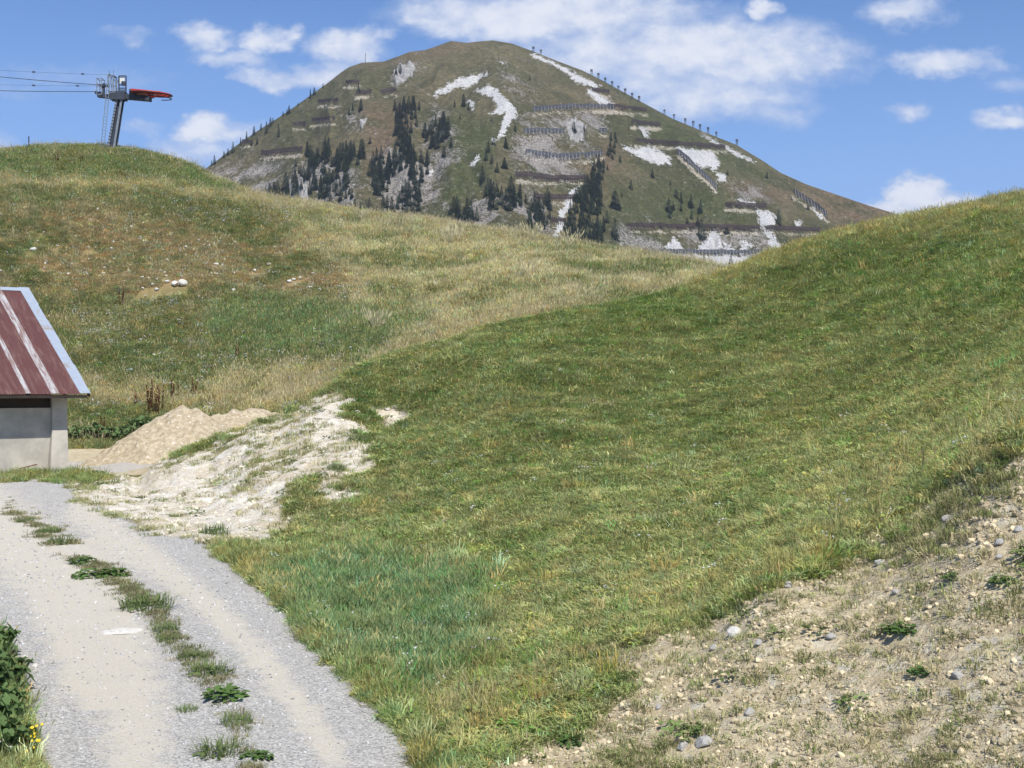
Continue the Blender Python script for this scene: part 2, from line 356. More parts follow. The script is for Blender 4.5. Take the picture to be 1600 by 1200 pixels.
crest_n = np.exp(-((np.log(YY / (SPLIT / 1.045))) / .06) ** 2) * sstep(PXg, 1000, 1150)
cn = lerp3(cn, col((.34, .29, .13)), crest_n * .5)
# far hill
cf = lerp3(col((.155, .175, .068)), col(OLIVE), sstep(n1 + n3, -.6, .6))
cf = lerp3(cf, col((.27, .235, .12)), sstep(n2 * .6 + n1 * .7, -.05, .8) * .6)
FB = zone([(-400, 335), (120, 320), (300, 335), (500, 375), (600, 420), (560, 465), (430, 470), (150, 455), (-400, 460)], 28)
FG = zone([(470, 348), (900, 382), (1120, 425), (1120, 470), (900, 485), (700, 530), (560, 500), (560, 430), (470, 380)], 28)
FL = zone([(320, 475), (420, 458), (560, 480), (690, 490), (600, 545), (420, 558), (320, 530)], 16)
FS = zone([(130, 590), (330, 588), (520, 565), (700, 515), (860, 470), (860, 520), (540, 620), (430, 650), (300, 640), (150, 625)], 12)
FT = zone([(-1200, 190), (300, 190), (430, 310), (330, 300), (150, 280), (-1200, 272)], 8)
FBand = np.exp(-(pline(PXw, PYw, [(-1200, 284), (0, 284), (150, 289), (300, 301), (430, 320), (560, 338), (700, 360)]) / 8) ** 2)
cf = lerp3(cf, col(BROWN), FB * sstep(n1 + n2 * .5, -.7, .35) * .85)
cf = lerp3(cf, col((.52, .44, .24)), FG * sstep(n1 + n2 * .9, -.4, .5) * .85)
cf = lerp3(cf, col((.38, .32, .16)), FS * sstep(n2 + n1, -.7, .35) * .85)
cf = lerp3(cf, col((.13, .18, .06)), FT * sstep(n1, -.6, .3) * .75)
cf = lerp3(cf, col((.11, .17, .065)), FL * .7 * sstep(n1 + n2, -.8, .2))
cf = lerp3(cf, col((.40, .34, .18)), FBand * .75)
CG = np.where(NEAR[..., None], cn, cf)
CG = CG * (1 + .14 * n2 + .12 * n4)[..., None]
CG = np.clip(CG, .02, .9)
M_bare = np.clip(np.maximum(M_scrR, M_scrL), 0, 1)
DUST = np.where(NEAR, np.exp(-(pline(PXg, PYg, [(-40, 800), (30, 850), (90, 920), (130, 980), (150, 1050)]) / 62) ** 2) + .8 * np.exp(-(pline(PXg, PYg, [(130, 800), (230, 870), (330, 950), (420, 1040), (520, 1180)]) / 26) ** 2)
                + .8 * np.exp(-(pline(PXg, PYg, [(130, 900), (190, 1000), (210, 1100), (215, 1220)]) / 62) ** 2), 0)
SOILL = np.where(NEAR, soft(psdf(PXg, PYg, [(149, 757), (224, 733), (330, 720), (345, 760), (420, 800), (425, 850), (318, 848), (225, 822), (130, 778)]), 14), 0)

M_bare = np.clip(np.maximum(M_bare, sstep(SOILL, .3, .7)), 0, 1)
def mat(name):
    m = bpy.data.materials.new(name); m.use_nodes = True; return m, NT(m.node_tree)
def out(t, sh): t.n('ShaderNodeOutputMaterial', None, sh)
def bsdf(t, colr, rough=.9, bump=None, spec=.2, metal=0.):
    b = t.n('ShaderNodeBsdfPrincipled', None, Base_Color=colr, Roughness=rough, Metallic=metal)
    b.inputs['Specular IOR Level'].default_value = spec
    if bump is not None: t.put(b.inputs['Normal'], bump)
    return b

# one earth material: turf soil, gravel track, bare bank, chosen by painted masks with noisy edges
M_ground, t = mat('earth')
P = t.n('ShaderNodeNewGeometry').outputs['Position']
g = t.attr('gcol', 0); mr = t.attr('gravel'); mb = t.attr('bare'); md = t.attr('dust'); ms = t.attr('pale')
nA = t.noise(P, 3., 6, .6); nB = t.noise(P, 22., 5, .6); nC = t.noise(P, 90., 3, .6); nL = t.noise(P, .7, 4)
vg = t.n('ShaderNodeTexVoronoi', None, Vector=P, Scale=55.); vg2 = t.n('ShaderNodeTexVoronoi', None, Vector=P, Scale=120.)
vs = t.n('ShaderNodeTexVoronoi', None, Vector=P, Scale=9.); vs2 = t.n('ShaderNodeTexVoronoi', None, Vector=P, Scale=26.)
turf = t.mix(t.step(nB, .25, .75), t.mix(1., g, (.6, .56, .52, 1), 'MULTIPLY'), t.mix(1., g, (1.35, 1.22, 1.1, 1), 'MULTIPLY'))
rnd = t.n('ShaderNodeSeparateColor', None, vg.outputs['Color']); rnd2 = t.n('ShaderNodeSeparateColor', None, vg2.outputs['Color'])
gv = t.mix(t.step(t.m('ADD', t.m('MULTIPLY', rnd.outputs[0], .65), t.m('MULTIPLY', rnd2.outputs[0], .35)), .1, .85), (.28, .268, .245, 1), (.70, .675, .615, 1))
gv = t.mix(t.m('MULTIPLY', t.step(nL, .3, .7), .25), gv, (.47, .44, .40, 1))
dustc = t.mix(nB, (.58, .52, .41, 1), (.76, .70, .58, 1))
dmask = t.m('MULTIPLY', t.step(t.m('ADD', md, t.m('MULTIPLY', t.m('SUBTRACT', nA, .5), 1.4)), .12, .8), .9)
gv = t.mix(dmask, gv, dustc)
rs = t.n('ShaderNodeSeparateColor', None, vs.outputs['Color']); rs2 = t.n('ShaderNodeSeparateColor', None, vs2.outputs['Color'])
soil = t.mix(t.step(nA, .3, .7), (.48, .39, .24, 1), (.70, .60, .40, 1))
soil = t.mix(t.m('MULTIPLY', t.step(nC, .52, .66), .5), soil, (.70, .62, .46, 1))
soil = t.mix(t.m('MULTIPLY', t.step(nB, .42, .64), .6), soil, (.30, .24, .15, 1))
soil = t.mix(t.m('MULTIPLY', t.step(rs2.outputs[0], .6, .8), .6), soil, (.62, .54, .37, 1))
soil = t.mix(t.m('MULTIPLY', t.step(rs.outputs[1], .84, .9), t.m('MULTIPLY', t.step(nL, .35, .6), .6)), soil, (.66, .62, .50, 1))
pale = t.mix(t.step(nA, .35, .7), (.58, .51, .39, 1), (.82, .775, .67, 1))
pale = t.mix(t.m('MULTIPLY', t.step(nL, .45, .62), .7), pale, (.50, .41, .27, 1))
pale = t.mix(t.m('MULTIPLY', t.step(rs2.outputs[1], .6, .8), .6), pale, (.80, .77, .70, 1))
pale = t.mix(t.m('MULTIPLY', t.step(nB, .5, .68), .4), pale, (.46, .40, .30, 1))
soil = t.mix(ms, soil, pale)
eb = t.step(t.m('ADD', mb, t.m('MULTIPLY', t.m('SUBTRACT', nA, .5), .9)), .42, .6)
er = t.step(t.m('ADD', mr, t.m('MULTIPLY', t.m('SUBTRACT', nB, .5), 1.0)), .40, .60)
cc = t.mix(eb, turf, soil); cc = t.mix(er, cc, gv)
hg = t.m('SUBTRACT', 1., vg.outputs['Distance']); hs = t.m('ADD', t.m('MULTIPLY', t.m('SUBTRACT', 1., vs.outputs['Distance']), 1.6), t.m('ADD', t.m('MULTIPLY', nB, 1.6), t.m('MULTIPLY', t.m('SUBTRACT', 1., vs2.outputs['Distance']), .8)))
hh = t.mix(eb, t.m('MULTIPLY', nB, 1.5), t.m('ADD', t.m('MULTIPLY', hs, .38), t.m('MULTIPLY', nC, .6))); hh = t.mix(er, hh, t.m('MULTIPLY', t.m('ADD', hg, nC), .45))
bp = t.n('ShaderNodeBump', None, Strength=.75, Distance=.045, Height=hh)
out(t, bsdf(t, cc, .95, bp, .1))

ATT = {'gcol': CG, 'gravel': np.clip(M_road + M_lane, 0, 1), 'bare': np.clip(M_bare + M_yard, 0, 1), 'dust': DUST + .4 * M_yard, 'pale': np.clip(M_scrL * .95 + SOILL, 0, 1)}
# stony relief of the bare banks as real height
zb = (np.abs(fbm(XX * 1.6, YY * 1.6, 2, 71)) * .08 - .02) * M_bare * np.clip(YY / 14, .6, 2)
ZZ = ZZ + zb
fN = NEAR[:-1, :-1]; fR = (M_road[:-1, :-1] > .5) & fN; fB = (M_bare[:-1, :-1] > .5) & fN & ~fR
fRx = fB & (PXg[:-1, :-1] > 660)
tag(grid_obj('gravel_road', XX, YY, ZZ, M_ground, ATT, fR), 'pale grey gravel track with two wheel lanes curving towards the shed', 'road', kind='structure')
tag(grid_obj('bare_bank', XX, YY, ZZ, M_ground, ATT, fRx), 'stony tan earth bank in the lower right corner', 'bank', kind='structure')
tag(grid_obj('bare_bank', XX, YY, ZZ, M_ground, ATT, fB & ~fRx), 'whitish eroded earth bank at the left foot of the green hill', 'bank', kind='structure')
tag(grid_obj('near_hill', XX, YY, ZZ, M_ground, ATT, fN & ~fR & ~fB), 'smooth green grassy hill in front of the others', 'hill', kind='structure')
tag(grid_obj('far_hill', XX, YY, ZZ, M_ground, ATT, ~fN), 'dry flowery meadow hill behind the shed', 'hill', kind='structure')
# valley floor, out to the horizon
M_val, t = mat('valley_grass'); P = t.n('ShaderNodeNewGeometry').outputs['Position']
out(t, bsdf(t, t.mix(t.noise(P, .02, 6), (.07, .09, .03, 1), (.16, .15, .07, 1)), .95))
k = 64; vv = [(0, 0, 0)] + [(3200 * math.cos(i * 2 * math.pi / k), 3200 * math.sin(i * 2 * math.pi / k), 0) for i in range(k)]
gnd = MB().add(vv, [(0, i + 1, (i + 1) % k + 1) for i in range(k)]).build('ground', M_val)
gnd.location = (0, 0, -45); tag(gnd, 'valley floor below the hills', 'ground', kind='structure')

# ------------------------------------------------------------------ mountain
MS = [(-600, 640), (-200, 545), (100, 400), (250, 312), (300, 277), (317, 266), (335, 254), (355, 238), (378, 221), (400, 206), (430, 187), (460, 167), (485, 149), (510, 131), (533, 113), (545, 105), (565, 98), (600, 96), (625, 87), (640, 81), (665, 78), (685, 71), (705, 64),
      (730, 67), (745, 65), (770, 63), (800, 68), (830, 79), (870, 95), (910, 110), (940, 125), (1000, 158), (1050, 185), (1100, 206), (1150, 226), (1190, 250), (1220, 270), (1260, 288), (1310, 305), (1360, 322), (1400, 334), (1450, 346), (1600, 400), (1900, 520), (2200, 640)]
ma = (np.concatenate([np.linspace(-500, 270, 90)[:-1], np.linspace(270, 1460, 1100), np.linspace(1460, 2100, 80)[1:]]) - 800) / FP
mt = np.concatenate([np.linspace(-1., -.06, 40)[:-1], np.linspace(-.06, 1.0, 420)])
MA, MT = np.meshgrid(ma, mt); MPX = 800 + MA * FP
MYR = np.interp(MPX, [-600, 300, 560, 750, 1000, 1400, 2200], [640, 690, 735, 760, 748, 700, 640])
MZR = HC + (600 - np.interp(MPX, [p for p, _ in MS], [y for _, y in MS])) / FP * MYR
MY = MYR - MT * 400
MX = MA * MY
fallf = np.where(MT > 0, .60 * MT * 400 - 10 * (1 - np.exp(-MT * 9)), -.5 * MT * 400)
MZ = MZR - fallf
wn = fbm(MX * .012, MY * .012, 3, 101)
gul = 1 - np.abs(fbm(MX * .022 + wn * 1.2, MY * .007, 4, 103)) * 2
rough_ = fbm(MX * .05, MY * .05, 4, 107); fin = fbm(MX * .22, MY * .22, 3, 109)
amp = sstep(MT, -.02, .12)
MZ = MZ + (gul * 7 + wn * 9 - 6) * amp + rough_ * 2.6 * amp + fin * .7
MPY = 600 - (MZ - HC) / MY * FP
wx1 = fbm(MX * .06, MY * .06, 3, 111) * 5; wy1 = fbm(MX * .06, MY * .06, 3, 113) * 3.5
ROCK = [[(606, 116), (632, 98), (655, 100), (652, 126), (614, 140)], [(430, 292), (500, 240), (560, 255), (560, 335), (470, 320)], [(575, 250), (620, 225), (680, 165), (700, 180), (720, 230), (690, 280), (700, 320), (600, 335)],
        [(800, 170), (950, 172), (945, 215), (915, 290), (830, 300), (800, 240)], [(735, 300), (850, 290), (870, 385), (700, 380)], [(780, 95), (830, 110), (840, 150), (800, 150), (770, 120)], [(320, 265), (420, 245), (460, 260), (420, 310), (330, 300)],
        [(530, 175), (565, 175), (560, 200), (535, 195)], [(1140, 292), (1190, 288), (1200, 312), (1150, 315)], [(960, 352), (1230, 360), (1240, 400), (960, 400)]]
CLIFF = [[(614, 112), (640, 100), (652, 106), (646, 122), (620, 136)], [(885, 195), (900, 188), (918, 196), (912, 220), (895, 222)], [(450, 290), (480, 280), (485, 325), (455, 318)], [(560, 190), (575, 188), (565, 205)]]
def mzone(polys, sf, f=1.): 
    o = np.zeros(MX.shape)
    for p in polys: o = np.maximum(o, soft(psdf(MPX + wx1 * f, MPY + wy1 * f, p), sf))
    return o
m_rock = mzone(ROCK, 34)
m_rock = m_rock * (.35 + .65 * sstep(fbm(MX * .045, MY * .08, 3, 161) + .15, -.35, .35))
m_cliff = mzone(CLIFF, 4)
MZ = MZ + (np.abs(fbm(MX * .16, MY * .16, 3, 115)) * 5 - 1.5) * m_rock * amp + np.abs(fbm(MX * .25, MY * .12, 3, 117)) * 8 * m_cliff * amp
for _ in range(2):
    e = (MZ - HC) / MY; et = (600 - np.interp(MPX[0], [p for p, _ in MS], [y for _, y in MS])) / FP
    dl = et - e.max(0); dl = np.convolve(dl, np.ones(3) / 3, 'same'); MZ = MZ + dl * MY * np.exp(-(MT / .3) ** 2)
MPY = 600 - (MZ - HC) / MY * FP; ME = (MZ - HC) / MY
def mhit(px, py):
    a = (px - 800) / FP; i = int(np.clip(np.searchsorted(ma, a), 0, len(ma) - 1)); e = (600 - py) / FP
    colv = ME[:, i][::-1]; k = np.argmax(colv >= e)
    if colv[k] < e: k = int(np.argmax(colv))
    j = len(mt) - 1 - k
    return Vector((a * MY[j, i], MY[j, i], MZ[j, i]))
WHITE = [[(677, 150), (700, 132), (735, 118), (763, 114), (752, 125), (735, 135), (710, 137), (690, 147)], [(741, 142), (765, 133), (783, 145), (800, 158), (806, 172), (808, 182), (795, 195), (787, 210), (776, 213), (785, 190), (790, 178), (765, 180), (776, 165), (770, 152)],
         [(970, 226), (990, 233), (1010, 228), (1035, 240), (1050, 250), (1045, 257), (1015, 252), (990, 243)], [(1055, 232), (1085, 232), (1110, 237), (1124, 255), (1118, 266), (1100, 262), (1080, 252)], [(1120, 270), (1136, 273), (1133, 287), (1122, 283)],
         [(1178, 328), (1205, 332), (1213, 347), (1200, 356), (1188, 355)], [(1190, 357), (1200, 360), (1215, 382), (1232, 390), (1212, 393), (1200, 380)], [(1088, 388), (1110, 360), (1122, 366), (1128, 384), (1118, 393), (1088, 393)], [(1130, 378), (1150, 390), (1132, 392)],
         [(1160, 378), (1185, 390), (1160, 392)], [(1038, 383), (1055, 370), (1066, 391), (1045, 393)], [(1050, 398), (1190, 398), (1180, 413), (1030, 406)], [(830, 85), (860, 92), (900, 115), (938, 134), (930, 136), (900, 125), (870, 105), (835, 92)],
         [(922, 138), (956, 162), (946, 164), (916, 145)], [(908, 290), (900, 303), (885, 335), (875, 360), (862, 380), (868, 355), (878, 325), (893, 300)], [(770, 214), (780, 214), (771, 228)], [(738, 252), (752, 242), (746, 256), (736, 258)],
         [(1000, 198), (1012, 202), (1016, 216), (1004, 212)], [(1150, 312), (1180, 318), (1180, 322), (1150, 318)], [(1240, 346), (1252, 347), (1248, 356), (1240, 352)], [(1270, 316), (1278, 330), (1290, 345), (1280, 340)], [(733, 157), (740, 163), (736, 172), (731, 166)],
         [(780, 96), (792, 98), (786, 101)], [(1128, 397), (1230, 397), (1220, 402), (1128, 401)], [(668, 268), (678, 262), (676, 270), (670, 272)], [(1095, 210), (1150, 235), (1180, 252), (1172, 252), (1140, 236)]]
FENCES = [  # polyline in photo pixels, height in metres, colour, where it stands
    ([(833, 174), (875, 170), (919, 169), (959, 170)], 2.6, 'grey', 'topmost grey snow fence row, curving below the summit slope'),
    ([(951, 168), (975, 171), (1011, 175)], 2.6, 'rust', 'rust brown snow fence row continuing the topmost row to the right'),
    ([(819, 208), (850, 209), (881, 208)], 2.6, 'grey', 'second grey snow fence row, ending left of the small cliff'),
    ([(937, 207), (948, 207)], 2.6, 'grey', 'very short grey snow fence right of the small cliff'),
    ([(822, 241), (851, 246), (881, 249), (912, 247), (941, 243)], 2.6, 'grey', 'sagging grey snow fence row, third from the top'),
    ([(806, 277), (862, 283), (919, 282)], 2.8, 'rust', 'brown snow fence row left of the conifer ribbon, above the gully'),
    ([(834, 311), (866, 313), (897, 312)], 2.6, 'rust', 'brown snow fence row crossing the head of the white gully'),
    ([(861, 349), (884, 349)], 2.4, 'rust', 'short snow fence crossing the white gully lower down'),
    ([(925, 143), (952, 146)], 2.4, 'rust', 'short rust snow fence high on the right skyline slope'),
    ([(987, 194), (1009, 196), (1031, 197)], 2.6, 'rust', 'rust snow fence row above the two broad white scree fields'),
    ([(994, 224), (1040, 226), (1085, 230), (1133, 233)], 2.6, 'rust', 'long rust snow fence row along the top of the white scree fields'),
    ([(1059, 239), (1075, 252), (1091, 268), (1106, 281), (1119, 296)], 2.6, 'grey', 'grey snow fence running diagonally down beside the white scree field'),
    ([(1134, 323), (1166, 325), (1198, 326)], 2.6, 'rust', 'rust snow fence above the white scree chute on the lower right'),
    ([(981, 357), (1035, 357), (1090, 358), (1140, 359), (1187, 360)], 2.4, 'rust', 'long low snow fence row at the mountain foot, upper of two'),
    ([(1197, 360), (1240, 361), (1285, 362)], 2.4, 'rust', 'brown snow fence row right of the white chute at the mountain foot'),
    ([(972, 396), (1055, 397), (1138, 398), (1230, 398)], 2.2, 'grey', 'lowest snow fence row along the foot of the mountain'),
    ([(540, 132), (561, 131)], 2.4, 'rust', 'highest rust snow fence on the left shoulder'),
    ([(556, 149), (580, 146)], 2.4, 'rust', 'rust snow fence below the highest one on the left shoulder'),
    ([(595, 146), (619, 144)], 2.4, 'rust', 'rust snow fence right under the grey crag of the left shoulder'),
    ([(497, 162), (528, 160)], 2.4, 'rust', 'rust snow fence near the left skyline, over a pale scar'),
    ([(487, 191), (523, 189)], 2.4, 'rust', 'rust snow fence in the middle of the left flank'),
    ([(458, 197), (477, 197)], 2.4, 'rust', 'short rust snow fence left of the one mid flank'),
    ([(408, 243), (440, 240), (472, 236)], 2.8, 'rust', 'long rust snow fence above the left conifer stand'),
    ([(378, 225), (394, 224)], 2.4, 'rust', 'small rust snow fence beside the left skyline trees'),
    ([(1241, 303), (1255, 312), (1268, 320), (1282, 330), (1292, 340)], 3.4, 'dark', 'dark stepped snow fence descending the far right flank'),
]
wxf = fbm(MX * .35, MY * .35, 3, 151) * 5; wyf = fbm(MX * .35, MY * .35, 3, 153) * 4
wx1 += wxf; wy1 += wyf
m_white = mzone(WHITE, 6, .9)
m_str = np.zeros(MX.shape)
for pts, *_ in FENCES:
    q = [(x, y + 5.5) for x, y in pts]
    m_str = np.maximum(m_str, np.exp(-(pline(MPX + wx1 * .4, MPY + wy1 * .5, q) / 4.6) ** 2))
m_str *= .6 + .4 * sstep(fbm(MX * .08, MY * .08, 3, 121), -.5, .5)
RED = [[(560, 92), (720, 60), (740, 72), (640, 95), (590, 110)], [(560, 160), (660, 150), (640, 200), (600, 260), (560, 300), (575, 220)], [(1130, 285), (1230, 290), (1240, 312), (1140, 312)], [(1230, 270), (1450, 335), (1450, 380), (1300, 345)], [(940, 120), (985, 165), (960, 165), (900, 130)],
       [(940, 225), (975, 230), (955, 270), (935, 300)], [(620, 255), (640, 255), (636, 275), (620, 272)], [(810, 245), (900, 252), (930, 265), (820, 262)], [(860, 160), (960, 172), (960, 182), (850, 175)]]
m_red = mzone(RED, 16)
DK = [[(960, 290), (1180, 300), (1180, 350), (970, 352)], [(700, 180), (780, 200), (760, 290), (690, 330), (700, 250)], [(980, 150), (1100, 210), (1200, 260), (1200, 290), (1000, 215)], [(800, 262), (900, 262), (900, 275), (800, 275)], [(960, 360), (1040, 362), (1040, 392), (960, 392)]]
m_gr = mzone(DK, 20)
nm = fbm(MX * .03, MY * .03, 4, 131); nm2 = fbm(MX * .12, MY * .12, 4, 133)
def mc(c): return np.ones(MX.shape + (3,)) * np.array(c)
MC = lerp3(mc((.095, .095, .042)), mc((.165, .140, .075)), sstep(nm + nm2 * .5, -.6, .6))
MC = lerp3(MC, mc((.085, .100, .035)), m_gr * .75)
MC = lerp3(MC, mc((.20, .135, .085)), m_red * sstep(nm2 + nm, -.9, .5) * .7)
up = sstep(MPY, 210, 90)
MC = lerp3(MC, mc((.20, .175, .10)), up * .25)
MC = MC * np.array([.72, .73, .74]) * (1 + .15 * nm2)[..., None]
M_mtn, t = mat('mountain_slope')
P = t.n('ShaderNodeNewGeometry').outputs['Position']
g = t.attr('gcol', 0); mk = t.attr('rock'); mw = t.attr('white'); mst = t.attr('strip'); mcl = t.attr('cliff')
sc = t.n('ShaderNodeMapping', None, Vector=P, Scale=(1, .45, 1)).outputs[0]
a1 = t.noise(sc, .12, 8, .65); a2 = t.noise(P, .5, 6, .6); a3 = t.noise(P, 1.6, 4, .6); a4 = t.noise(P, .045, 4, .5)
cc = t.mix(t.step(a2, .3, .7), t.mix(1., g, (.62, .64, .6, 1), 'MULTIPLY'), t.mix(1., g, (1.35, 1.3, 1.25, 1), 'MULTIPLY'))
cc = t.mix(t.m('MULTIPLY', t.step(t.noise(P, .28, 5, .7), .54, .66), .55), cc, (.045, .06, .03, 1))
rk = t.mix(t.step(a3, .3, .7), (.15, .135, .12, 1), (.40, .37, .34, 1))
f_r = t.m('MULTIPLY', t.step(t.m('ADD', t.m('MULTIPLY', mk, .22), t.m('MULTIPLY', t.m('ADD', a1, t.m('ADD', a2, a3)), .3333)), .585, .70), .85)
cc = t.mix(f_r, cc, rk)
cc = t.mix(t.m('MULTIPLY', t.step(a3, .60, .70), t.step(a1, .42, .6)), cc, (.42, .39, .35, 1))
cc = t.mix(t.step(t.m('ADD', mcl, t.m('SUBTRACT', a3, .5)), .4, .7), cc, t.mix(t.step(a2, .3, .7), (.24, .23, .22, 1), (.47, .46, .44, 1)))
f_s = t.m('MULTIPLY', t.step(t.m('ADD', mst, t.m('MULTIPLY', t.m('SUBTRACT', t.m('ADD', a2, a3), 1.), 1.6)), .5, .95), .85)
cc = t.mix(f_s, cc, t.mix(t.step(a3, .35, .65), (.26, .225, .17, 1), (.55, .49, .39, 1)))
f_w = t.step(t.m('ADD', mw, t.m('ADD', t.m('MULTIPLY', t.m('SUBTRACT', a3, .5), 1.6), t.m('MULTIPLY', t.m('SUBTRACT', a2, .5), 1.9))), .40, .62)
cc = t.mix(f_w, cc, t.mix(t.step(a3, .35, .6), (.30, .295, .285, 1), (.58, .575, .56, 1)))
bp = t.n('ShaderNodeBump', None, Strength=.6, Distance=1.6, Height=t.m('ADD', t.m('ADD', t.m('MULTIPLY', a2, 1.), t.m('MULTIPLY', a3, .4)), t.m('MULTIPLY', f_r, .35)))
out(t, bsdf(t, cc, .95, bp, .1))
tag(grid_obj('mountain', MX, MY, MZ, M_mtn, {'gcol': MC, 'rock': m_rock, 'white': m_white, 'strip': m_str, 'cliff': m_cliff}), 'rounded mountain with white scree streaks and snow fences', 'mountain', kind='structure')

#==PART2==
# ------------------------------------------------------------------ materials of things
def simple(name, c, rough=.8, nscale=None, amt=.3, metal=0., spec=.3, bump=0., c2=None):
    m, t = mat(name)
    if nscale is None: out(t, bsdf(t, c4(c), rough, None, spec, metal)); return m
    P = t.n('ShaderNodeTexCoord').outputs['Object']
    nz = t.noise(P, nscale, 5, .6)
    d = c2 or tuple(x * (1 - amt) for x in c)
    cl = t.mix(t.step(nz, .3, .7), c4(d), c4(c))
    b = t.n('ShaderNodeBump', None, Strength=.5, Distance=bump, Height=nz) if bump else None
    out(t, bsdf(t, cl, rough, b, spec, metal)); return m
def leafmat(name, inst=True, c=(.1, .15, .05), trans=.25, objvar=.25):
    m, t = mat(name)
    if inst: cl = t.attr('tint', 0, 'INSTANCER')
    else:
        oi = t.n('ShaderNodeObjectInfo').outputs['Random']
        cl = t.mix(t.noise(t.n('ShaderNodeNewGeometry').outputs['Position'], 3., 3), c4([x * (1 - objvar) for x in c]), c4([x * (1 + objvar) for x in c]))
        cl = t.mix(1., cl, t.mix(oi, (.85, .85, .85, 1), (1.15, 1.15, 1.15, 1)), 'MULTIPLY')
    d = t.n('ShaderNodeBsdfDiffuse', None, Color=cl); tr = t.n('ShaderNodeBsdfTranslucent', None, Color=cl)
    out(t, t.n('ShaderNodeMixShader', None, trans, d, tr)); return m
M_blade = leafmat('grass_blade'); M_stone = None
M_stone, t = mat('stone')
tt = t.attr('tint', 0, 'INSTANCER'); nz = t.noise(t.n('ShaderNodeNewGeometry').outputs['Position'], 40., 4)
out(t, bsdf(t, t.mix(1., tt, t.mix(nz, (.75, .75, .75, 1), (1.2, 1.2, 1.2, 1)), 'MULTIPLY'), .9, None, .15))
M_rock = simple('pale_limestone', (.74, .71, .64), .9, 6., .3, bump=.03, spec=.1)
M_rockg = simple('grey_stone', (.52, .50, .46), .9, 7., .35, bump=.03, spec=.1)

# ------------------------------------------------------------------ instancer
def make_group(coll):
    ng = bpy.data.node_groups.new('scatter', 'GeometryNodeTree')
    ng.interface.new_socket('Geometry', in_out='INPUT', socket_type='NodeSocketGeometry')
    ng.interface.new_socket('Geometry', in_out='OUTPUT', socket_type='NodeSocketGeometry')
    nd = ng.nodes; i = nd.new('NodeGroupInput'); o = nd.new('NodeGroupOutput'); ip = nd.new('GeometryNodeInstanceOnPoints')
    ci = nd.new('GeometryNodeCollectionInfo'); ci.inputs['Collection'].default_value = coll
    ci.inputs['Separate Children'].default_value = True; ci.inputs['Reset Children'].default_value = True
    L = ng.links.new
    def na(nm, ty):
        q = nd.new('GeometryNodeInputNamedAttribute'); q.data_type = ty; q.inputs[0].default_value = nm; return q.outputs[0]
    er_ = nd.new('FunctionNodeEulerToRotation'); L(na('rot', 'FLOAT_VECTOR'), er_.inputs[0])
    L(i.outputs[0], ip.inputs['Points']); L(ci.outputs[0], ip.inputs['Instance']); ip.inputs['Pick Instance'].default_value = True
    L(na('idx', 'INT'), ip.inputs['Instance Index']); L(er_.outputs[0], ip.inputs['Rotation']); L(na('scl', 'FLOAT_VECTOR'), ip.inputs['Scale'])
    L(ip.outputs[0], o.inputs[0]); return ng
COLLS = {}
def source_coll(name, meshes):
    c = bpy.data.collections.new(name)
    for i, me in enumerate(meshes): c.objects.link(bpy.data.objects.new('%s_%02d' % (name, i), me))
    COLLS[name] = (c, len(meshes)); return c
def scatter(name, src, X, Y, scl, tint, label, cat, zoff=0., tilt=.15, sz=None, up=None):
    c, nsrc = COLLS[src]; N_ = len(X)
    me = bpy.data.meshes.new(name); me.vertices.add(N_)
    me.vertices.foreach_set('co', np.stack([X, Y, zat(X, Y) + zoff], 1).astype(np.float32).ravel())
    rot = np.stack([rng.normal(0, tilt, N_), rng.normal(0, tilt, N_), rng.uniform(0, 6.283, N_)], 1).astype(np.float32)
    a = me.attributes.new('rot', 'FLOAT_VECTOR', 'POINT'); a.data.foreach_set('vector', rot.ravel())
    sz = scl if sz is None else sz
    a = me.attributes.new('scl', 'FLOAT_VECTOR', 'POINT'); a.data.foreach_set('vector', np.stack([scl, scl, sz], 1).astype(np.float32).ravel())
    a = me.attributes.new('idx', 'INT', 'POINT'); a.data.foreach_set('value', rng.integers(0, nsrc, N_).astype(np.int32))
    a = me.attributes.new('tint', 'FLOAT_COLOR', 'POINT'); f = np.ones((N_, 4), np.float32); f[:, :3] = np.clip(tint, .01, .95); a.data.foreach_set('color', f.ravel())
    o = link(bpy.data.objects.new(name, me)); md_ = o.modifiers.new('scatter', 'NODES'); md_.node_group = make_group(c)
    return tag(o, label, cat, kind='stuff')
def sample(N_, a0, a1, y0, y1, dens, acc):
    """points whose number per square metre follows dens(Y), thinned by acc(X, Y) in 0..1"""
    ys = np.linspace(y0, y1, 400); wgt = dens(ys) * ys; cdf = np.cumsum(wgt); cdf /= cdf[-1]
    Y = np.interp(rng.uniform(0, 1, N_), cdf, ys); X = rng.uniform(a0, a1, N_) * Y
    k_ = (fld(VISI, X, Y) > 0) & (rng.uniform(0, 1, N_) < acc(X, Y)); X = X[k_]; Y = Y[k_]; ok = np.ones(len(X), bool)
    for (x_, y_, r_, f_) in KEEP:
        e_ = .55 if f_ else .06
        ok &= ((X - x_) / (r_ + e_ * .4)) ** 2 + ((Y - y_ + e_) / (r_ + e_)) ** 2 > 1
    return X[ok], Y[ok]

